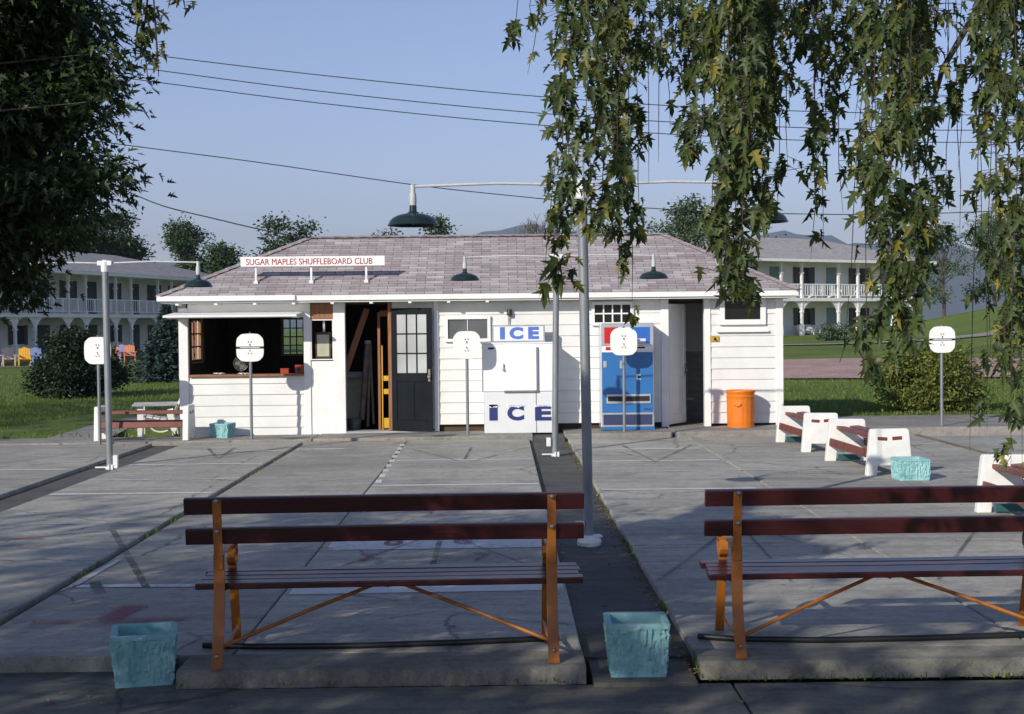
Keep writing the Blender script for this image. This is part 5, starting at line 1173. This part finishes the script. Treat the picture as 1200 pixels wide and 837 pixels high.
bush('large dark round bush on the left lawn', 82, 467, 92, 86, 'darkbush', .085, 44, 420)
bush('smaller dark shrub behind the left lamp pole on the lawn', 122, 462, 46, 62, 'darkbush', .085, 22, 260)
bush('wide yellow green bush behind the right hand scoreboard', 1096, 482, 150, 84, 'bush', .062, 60, 330, .10)
p = at(978, 392, 88); bush('small grey green shrub at the foot of the right lodge porch', 978, 402, 28, 26, 'pale', .16, 14, 90, .62)
p = on(196, 447, .02); t = thing('spruce_tree', 'blue green spruce with drooping tiers beside the club house', 'tree', (p.x, p.y, .0), 0); ht = 84 / F * p.y + .25
B().tube([(0, 0, 0), (0, 0, ht * .98)], [.07, .012], 8).build('trunk', M['bark'], t, smooth=True)
Pn, Tn, Nn, Sn, b = [], [], [], [], B()
for k in range(27):
    f_ = k / 26; z = .12 + (ht - .2) * f_; L = (1 - f_) ** 1.05 * 1.25 + .05; nb = int(15 - 8 * f_)
    for j in range(nb):
        a = 2 * math.pi * (j + rs.random() * .7) / nb + k; Lj = L * rs.uniform(.75, 1.1); d = Vector((math.cos(a), math.sin(a), 0)); s = Vector((-d.y, d.x, 0))
        b.tube([(0, 0, z), tuple(d * Lj * .55 + Vector((0, 0, z - .04 * Lj))), tuple(d * Lj + Vector((0, 0, z - .02 * Lj)))], [.012, .008, .003], 4, cap=False)
        for m_ in range(int(16 + 50 * Lj)):
            u = rs.uniform(.12, 1.02) * Lj; q = d * u + Vector((0, 0, z - .05 * Lj * math.sin(u / Lj * 3) + rs.uniform(-.05, .03))); sp = rs.uniform(-1, 1) * .30 * (1.08 * Lj - u) ; q = q + s * sp
            Pn.append(q); Tn.append(d * .8 + s * (1.0 if sp > 0 else -1.0) * rs.uniform(.2, 1) + Vector((0, 0, rs.uniform(-.45, .15)))); Nn.append((rs.uniform(-.4, .4), rs.uniform(-.4, .4), 1)); Sn.append(rs.uniform(.10, .17))
b.build('branches', M['bark'], t)
leaf_mesh('needles', [tuple(v) for v in Pn], [tuple(v) for v in Tn], Nn, Sn, OVAL, LEAF['spruce'], t, world=False)

# ------------------------------------------------------------------ big dark maple at the left
T0 = (-4.3, 5.6, -.09); t = thing('maple_tree', 'big dark maple leaning in from the left edge of the photo', 'tree', T0)
cl = []
def pc(px, py, Y, rpx, ry=None, sq=.75):
    q = at(px - 47, py, Y); rpx *= .84; r_ = rpx / F * Y; cl.append((q.x - T0[0], q.y - T0[1], q.z - T0[2], r_, ry or r_ * 1.2, r_ * sq))
for px, py, rp in ((-30, -40, 60), (40, -30, 55), (90, -20, 48), (10, 30, 52), (70, 35, 50), (112, 30, 32), (-20, 80, 55), (45, 85, 50), (98, 80, 38), (128, 70, 18), (122, 96, 22), (0, 130, 46), (50, 130, 42), (96, 128, 34), (126, 118, 18), (20, 170, 40), (70, 162, 34), (98, 158, 16), (-10, 200, 40), (40, 205, 34), (88, 212, 26), (125, 208, 22), (148, 206, 11), (20, 245, 34), (70, 238, 24), (110, 225, 18), (-15, 275, 34), (18, 285, 24), (45, 262, 20), (-20, 325, 26), (8, 318, 16), (38, 300, 14), (2, 345, 10), (62, 292, 8), (52, 325, 9)):
    pc(px, py, rs.uniform(5.5, 6.5), rp)
    if rp > 20: pc(px - 6, py, rs.uniform(6.7, 7.6), rp * .92)
for px, py, rp in ((146, 14, 10), (150, 40, 9), (158, 62, 9), (150, 84, 11), (166, 100, 8), (160, 118, 9), (146, 140, 10), (128, 158, 9), (134, 174, 7), (120, 190, 8), (150, 196, 8), (168, 206, 8), (178, 212, 6), (140, 224, 10), (132, 246, 9), (112, 262, 8), (98, 276, 8), (84, 292, 7), (66, 306, 7), (58, 330, 7), (70, 344, 5), (36, 350, 6)): pc(px + 10, py, rs.uniform(5.6, 6.4), rp * 1.15)
NV = len(cl); low = [c for c in cl if c[2] - .09 < at(0, 250, 6).z]; up = [c for c in cl if c not in low]
for _ in range(22): cl.append((rs.uniform(-2.8, 1.2), rs.uniform(-2.8, 1.6), rs.uniform(2.6, 4.6), rs.uniform(.6, .95), rs.uniform(.6, .95), rs.uniform(.4, .6)))
b = B(); tp = limb(b, (0, 0, -.1), (-.3, -.5, 4.6), .28, .10, .05, 8, 12)
for c in cl: 
    k = min(range(1, len(tp)), key=lambda i: abs(tp[i].z - c[2] * .8)); limb(b, tp[k], c[:3], .018, .002, .2, 6, 5)
b.build('trunk', M['bark'], t, smooth=True)
A0 = clump_leaves(up, 1250, .038, .5, .3); A1 = clump_leaves(low, 620, .034, .5, .2); A2 = clump_leaves(cl[NV:], 700, .075, .5, .3)
P_, T_, N_, S_, tt = [np.concatenate(k) for k in zip(A0, A1, A2)]; leaf_mesh('crown', P_, T_, N_, S_, MAPLE, LEAF['dark'], t, tt, world=False)
# a few long trailing sprays of the same tree
b = B(); Pn, Tn, Nn, Sn = [], [], [], []
def spray(pts_, Y, n, size, spread, lst, bb, base, r_=.004, side=.5):
    pp = [at(a_, c_, Y) - Vector(base) for a_, c_ in pts_]; bb.tube(pp, [r_] * (len(pp) - 1) + [r_ * .4], 5, cap=False)
    seg = [(pp[i + 1] - pp[i]).length for i in range(len(pp) - 1)]; tot = sum(seg)
    nodes = [rs.random() * tot for _ in range(max(3, int(n / 5.2)))]; wob = [(rs.gauss(0, spread * .75), rs.gauss(0, spread * .75)) for _ in nodes]
    for k in range(n):
        kn = rs.randrange(len(nodes)); u = min(tot * .999, max(0, nodes[kn] + rs.gauss(0, size * .55))); i = 0
        while i < len(seg) - 1 and u > seg[i]: u -= seg[i]; i += 1
        q = pp[i].lerp(pp[i + 1], min(1, u / seg[i])); o = Vector((wob[kn][0] + rs.gauss(0, spread * .5), wob[kn][1] + rs.gauss(0, spread * .5), rs.gauss(0, spread * .4)))
        lst[0].append(tuple(q + o)); d = Vector((o.x * 3, o.y * 3, 0)) + Vector((rs.gauss(0, side), rs.gauss(0, side), -1)); lst[1].append(tuple(d)); lst[2].append((rs.gauss(0, .7), -1 + rs.gauss(0, .6), .35 + rs.gauss(0, .5))); lst[3].append(size * rs.uniform(.5, 1.4))
        if o.length > .02: bb.tube([q, q + o], .0012, 3, cap=False)
L4 = (Pn, Tn, Nn, Sn)
for pts_, n in (([(176, -60), (174, -10), (168, 40), (173, 92)], 70), ([(168, -50), (166, 0), (160, 40), (166, 68)], 34), ([(180, -60), (180, 0), (184, 60), (186, 90)], 26), ([(214, -60), (213, -10), (218, 16)], 22), ([(196, -60), (206, -20), (208, 2)], 14)): spray(pts_, 5.8, int(n * 1.2), .036, .022, L4, b, T0)
b.build('trailing_stems', M['twig'], t); leaf_mesh('trailing_leaves', Pn, Tn, Nn, Sn, MAPLE, LEAF['weep'], t, world=False)

# ------------------------------------------------------------------ weeping maple hanging in from above at the right
T0 = (4.6, 5.4, -.09); t = thing('weeping_maple', 'weeping cutleaf maple trailing long leafy strands from above at the right', 'tree', T0)
b = B(); bt = B(); L4 = ([], [], [], []); base = Vector(T0)
tp = limb(b, (0, 0, 0), (-.5, -.3, 4.6), .24, .13, .05, 7, 12)
for e in ((-3.6, 0.4, 3.9), (-5.0, -.6, 4.6), (-2.2, 1.6, 3.7), (-1.2, -2.6, 4.7), (1.8, 1.2, 4.9), (1.4, -2.4, 4.8), (-3.6, -3.0, 5.2), (-.6, 1.2, 3.6)): limb(b, tp[rs.choice((4, 5, 6))], e, .10, .025, .12, 8, 8)
lb = [at(1170, -45, 5.6) - base, at(1140, 20, 5.6) - base, at(1104, 82, 5.6) - base, at(1092, 130, 5.6) - base, at(1084, 190, 5.55) - base]; b.tube(lb, [.018, .013, .011, .006, .002], 8)
b.build('trunk', M['bark'], t, smooth=True)
STR = [ # px at top, px at bottom, y bottom, leaves per 100 px, spread px, Y
 (690, 690, 70, 18, 20, 5.6), (670, 668, 45, 18, 16, 5.5), (750, 750, 80, 18, 20, 5.6), (775, 772, 55, 18, 18, 5.5), (800, 800, 110, 20, 18, 5.5), (905, 905, 100, 18, 18, 5.6), (930, 930, 45, 16, 16, 5.5), (985, 985, 100, 18, 18, 5.6), (1090, 1090, 60, 14, 16, 5.6),
 (612, 603, 50, 9, 9, 5.2), (632, 618, 28, 12, 10, 5.2), (655, 664, 120, 9, 13, 5.0), (650, 622, 88, 7, 8, 5.1),
 (668, 652, 330, 19, 14, 4.9), (660, 668, 260, 17, 12, 5.2), (676, 640, 330, 7, 8, 5.0), (690, 688, 250, 4, 8, 5.2),
 (700, 706, 275, 22, 16, 4.8), (716, 720, 200, 22, 14, 5.1), (728, 726, 245, 20, 13, 4.7), (735, 738, 372, 12, 8, 5.0), (745, 750, 275, 7, 9, 5.3), (722, 729, 340, 16, 10, 4.9), (757, 760, 215, 5, 8, 5.2),
 (770, 768, 62, 14, 14, 5.0), (700, 700, 110, 17, 22, 5.4), (735, 735, 90, 17, 22, 5.5), (790, 786, 50, 14, 14, 5.2), (776, 770, 190, 2, 5, 5.3), (782, 786, 150, 1.5, 4, 5.0),
 (810, 806, 150, 16, 14, 5.0), (826, 820, 190, 19, 14, 4.8), (842, 836, 275, 26, 14, 4.6), (855, 852, 335, 30, 15, 4.5), (866, 862, 345, 28, 14, 4.7), (878, 872, 300, 28, 14, 4.4), (888, 880, 250, 26, 14, 4.8), (848, 846, 365, 9, 8, 4.6), (868, 872, 362, 9, 8, 4.7), (858, 858, 120, 26, 26, 5.2), (880, 880, 150, 26, 24, 5.0), (840, 840, 100, 22, 22, 5.4),
 (905, 902, 150, 16, 14, 5.0), (900, 893, 268, 20, 13, 4.7), (915, 910, 262, 7, 10, 5.1), (925, 922, 200, 8, 12, 4.8), (938, 934, 60, 12, 12, 5.3), (930, 926, 130, 2, 5, 5.0),
 (950, 956, 215, 16, 14, 4.9), (966, 964, 280, 13, 12, 5.1), (958, 952, 305, 7, 9, 4.7), (975, 986, 250, 7, 10, 5.2), (962, 962, 90, 14, 20, 5.4),
 (1000, 1004, 140, 18, 18, 5.0), (1012, 1012, 215, 18, 14, 4.8), (1026, 1026, 290, 20, 14, 4.6), (1042, 1044, 320, 24, 14, 4.5), (1056, 1056, 400, 22, 13, 4.7), (1066, 1072, 405, 20, 13, 4.4), (1078, 1084, 350, 18, 13, 4.8), (1046, 1050, 150, 24, 26, 5.2), (1062, 1062, 190, 22, 24, 5.3), (1040, 1034, 410, 8, 8, 4.6), (1056, 1050, 440, 6, 7, 4.8), (1072, 1078, 300, 20, 18, 5.0),
 (1030, 990, 388, 3, 6, 4.9), (1024, 1014, 455, 5, 7, 4.7),
 (1096, 1094, 250, 7, 12, 5.1), (1108, 1110, 230, 3, 8, 5.0), (1120, 1124, 275, 2, 6, 4.9), (1128, 1126, 200, 2, 5, 5.3), (1112, 1112, 120, 2, 5, 5.2),
 (1156, 1152, 180, 20, 14, 4.8), (1168, 1166, 330, 20, 13, 4.6), (1182, 1178, 440, 18, 13, 4.5), (1192, 1188, 545, 13, 11, 4.4), (1200, 1196, 560, 13, 12, 4.6), (1146, 1148, 345, 6, 9, 5.0), (1160, 1158, 420, 7, 9, 4.9), (1178, 1178, 130, 22, 24, 5.2), (1210, 1206, 420, 18, 16, 4.8), (1225, 1220, 500, 16, 16, 4.7), (1150, 1140, 530, 1, 4, 4.8), (1170, 1156, 505, 2, 5, 4.6),
]
for x0_, x1_, yb, dens, spx, Y in STR:
    y0_ = -70 - rs.random() * 60; n_ = 6; pts_ = []
    for k in range(n_ + 1):
        f_ = k / n_; pts_.append((x0_ + (x1_ - x0_) * f_ + rs.gauss(0, 2.2) * (0 < k), y0_ + (yb - y0_) * f_))
    spray(pts_, Y, max(2, int(dens * (yb - y0_) / 100 * (2.35 if dens >= 16 else 1.6))), .041, spx / F * Y * .80, L4, bt, T0, .0015, .45)
# lower left sprig, leafy tail
for pts_, n in (([(1052, 330), (1030, 372), (1010, 392), (1006, 410), (1018, 432), (1012, 455)], 20), ([(1026, 362), (1008, 384), (990, 405), (984, 425)], 9), ([(668, 300), (650, 318), (640, 334)], 9)): spray(pts_, 4.8, n, .066, .022, L4, bt, T0, .003)
# the crown overhead, out of the picture
for _ in range(1500):
    a = rs.uniform(0, 6.28); rr = math.sqrt(rs.random()) * 5.0; z = rs.uniform(3.35, 6.3); x_, y_ = -.3 + rr * math.cos(a), -.9 + rr * math.sin(a)
    if z < 3.0 + max(0, (y_ + 5.4)) * .17 + .55: continue
    L4[0].append((x_, y_, z)); L4[1].append((rs.gauss(0, .5), rs.gauss(0, .5), -1)); L4[2].append((rs.gauss(0, .6), rs.gauss(0, .6), .6)); L4[3].append(rs.uniform(.09, .16))
bt.build('trailing_stems', M['twig'], t); leaf_mesh('foliage', *L4, MAPLE, LEAF['weep'], t, world=False)

# ------------------------------------------------------------------ the row of trees behind the viewer that shades the near courts
def shade_tree(label, x, y, h0, h1, wd, n=30, per=150):
    tree('shade_tree', label, (x, y, -.24 if y < 23 else 0), h1, blob_crown(wd, h0, h1, n, rs, .8, 0, .45), 'dark', .24, per, .28, 'shade trees behind the viewer')
shade_tree('broad shade tree behind the viewer', -8.5, -4.0, 2.6, 7.4, 8.0, 28, 120); shade_tree('broad shade tree behind the viewer', -14.0, -4.0, 4.0, 10.0, 9.0, 34, 150)
shade_tree('tall shade tree on the lawn to the left out of the picture', -26.5, 9, 3.0, 15.0, 12, 44, 170); shade_tree('tall shade tree on the lawn to the left out of the picture', -35, 9, 3.0, 15.5, 13, 44, 170)

# ------------------------------------------------------------------ grass tufts along the lawn edges, litter in the joints
Pn, Tn, Nn, Sn = [], [], [], []
def blades(n, fn, s0, s1):
    for _ in range(n):
        q = fn(); Pn.append(q); a = rs.uniform(0, 6.28); Tn.append((rs.gauss(0, .45), rs.gauss(0, .45), 1)); Nn.append((math.cos(a), math.sin(a), .1)); Sn.append(rs.uniform(s0, s1))
def right_lawn():
    y = 25.2 + 26 * rs.random() ** 2.0; x = rs.uniform(4.6, max(6, y * .42)); return (x, y, ground_z(x, y) - .005)
def left_lawn():
    while True:
        y = 23.2 + 34 * rs.random() ** 1.6; x = rs.uniform(-.40 * y, -5.9)
        if not (y < 31 and x > -9.6 + (y - 23) * .15 and x < -5.6 and rs.random() < .97): return (x, y, .0)
blades(34000, right_lawn, .05, .10); blades(30000, left_lawn, .05, .10)
blades(1500, lambda: (rs.uniform(4.8, 11), 25.15 + rs.random() * .15, .06), .06, .14); blades(1200, lambda: (rs.uniform(-14, -8), 23.13 + rs.random() * .1, .0), .05, .10)
for xj, n_ in ((1.015, 420), (.425, 260), (-3.055, 240), (-4.895, 160), (-1.468, 60), (6.47, 260)):
    cc = [rs.uniform(7.4, 21.8) for _ in range(14)]
    blades(n_, lambda: (xj + rs.gauss(0, .012), min(21.9, max(7.4, rs.choice(cc) + rs.gauss(0, .18))), -.05 if xj > -2 else -.03), .02, .065)
blades(320, lambda: (rs.choice((rs.uniform(-1.7, .42), rs.uniform(1.02, 3.6))), 7.30 + rs.gauss(0, .008), -.085), .02, .05)
blades(500, lambda: (-5.30 + rs.gauss(0, .05), rs.uniform(23.2, 26.5), 0), .06, .16)
leaf_mesh('grass', Pn, Tn, Nn, Sn, NEEDLE, LEAF['grass'], None, kind='stuff')
Pn, Tn, Nn, Sn = [], [], [], []
for k in range(1150):
    y = rs.uniform(7.2, 21.9); x = 1.0 - abs(rs.gauss(0, .035)) - .01; z = -.043
    if k > 860: x, y, z = (rs.uniform(-4.8, 6), rs.uniform(7.8, 21.9), .003) if k < 1010 else (rs.uniform(-2.6, 4), rs.uniform(6.3, 7.24), -.082)
    elif k > 760: y = rs.uniform(7.2, 16); x = rs.choice((rs.uniform(.45, 1.0), .44 + abs(rs.gauss(0, .03))))
    Pn.append((x, y, z + .004)); Tn.append((rs.gauss(0, 1), rs.gauss(0, 1), .1)); Nn.append((rs.gauss(0, .3), rs.gauss(0, .3), 1)); Sn.append(rs.uniform(.012, .035))
for px, py in ((985, 795), (1180, 795), (860, 783), (1188, 794)):
    q = on(px, py, -.083); Pn.append((q.x, q.y, -.079)); Tn.append((1, .2, .05)); Nn.append((0, 0, 1)); Sn.append(.035)
leaf_mesh('fallen_leaves', Pn, Tn, Nn, Sn, OVAL, LEAF['fallen'], None, kind='stuff')

# ------------------------------------------------------------------ far hills and the air in front of them
def hills(Y, prof, depth, name='hills'):
    b = B(); n = 240; ny = 10
    for j in range(ny + 1):
        for i in range(n + 1):
            x = -7800 + 15600 * i / n; px = 587.5 + x / Y * F; h = np.interp(px, [q_[0] for q_ in prof], [q_[1] for q_ in prof]); zt = at(px if -2000 < px < 3200 else 600, h, Y).z if True else 0
            s = math.sin(math.pi * j / ny) ** 1.2; wv = 1 + .05 * math.sin(i * .9 + j) + .03 * math.sin(i * 2.7)
            b.v.append((x, Y - depth / 2 + depth * j / ny, -2 + max(zt, 5) * s * wv))
    for j in range(ny):
        for i in range(n): k = j * (n + 1) + i; b.f.append((k, k + 1, k + n + 2, k + n + 1))
    return struct(b.build(name, M['forest'], smooth=True))
M['forest'] = paint('wooded_hillside', (.040, .062, .030), (.022, .038, .020), .02, .95, .6, .05)
hills(5200, [(-2000, 330), (-400, 320), (100, 318), (300, 300), (420, 292), (520, 279), (575, 267), (640, 269), (700, 279), (800, 288), (870, 279), (930, 275), (1010, 283), (1100, 288), (1200, 296), (1600, 300), (3000, 330)], 1800)
def haze():
    m = bpy.data.materials.new('summer_haze'); m.use_nodes = True; n = m.node_tree.nodes; n.remove(n['Principled BSDF'])
    v = n.new('ShaderNodeVolumePrincipled'); v.inputs['Density'].default_value = HAZE; v.inputs['Color'].default_value = (.72, .82, .98, 1); v.inputs['Anisotropy'].default_value = .2
    m.node_tree.links.new(v.outputs[0], n['Material Output'].inputs['Volume'])
    b = B(); b.box(-8300, 8300, -400, 7900, -8, 520); o = b.build('haze', m); o['kind'] = 'stuff'
HAZE = 0.00018
haze()
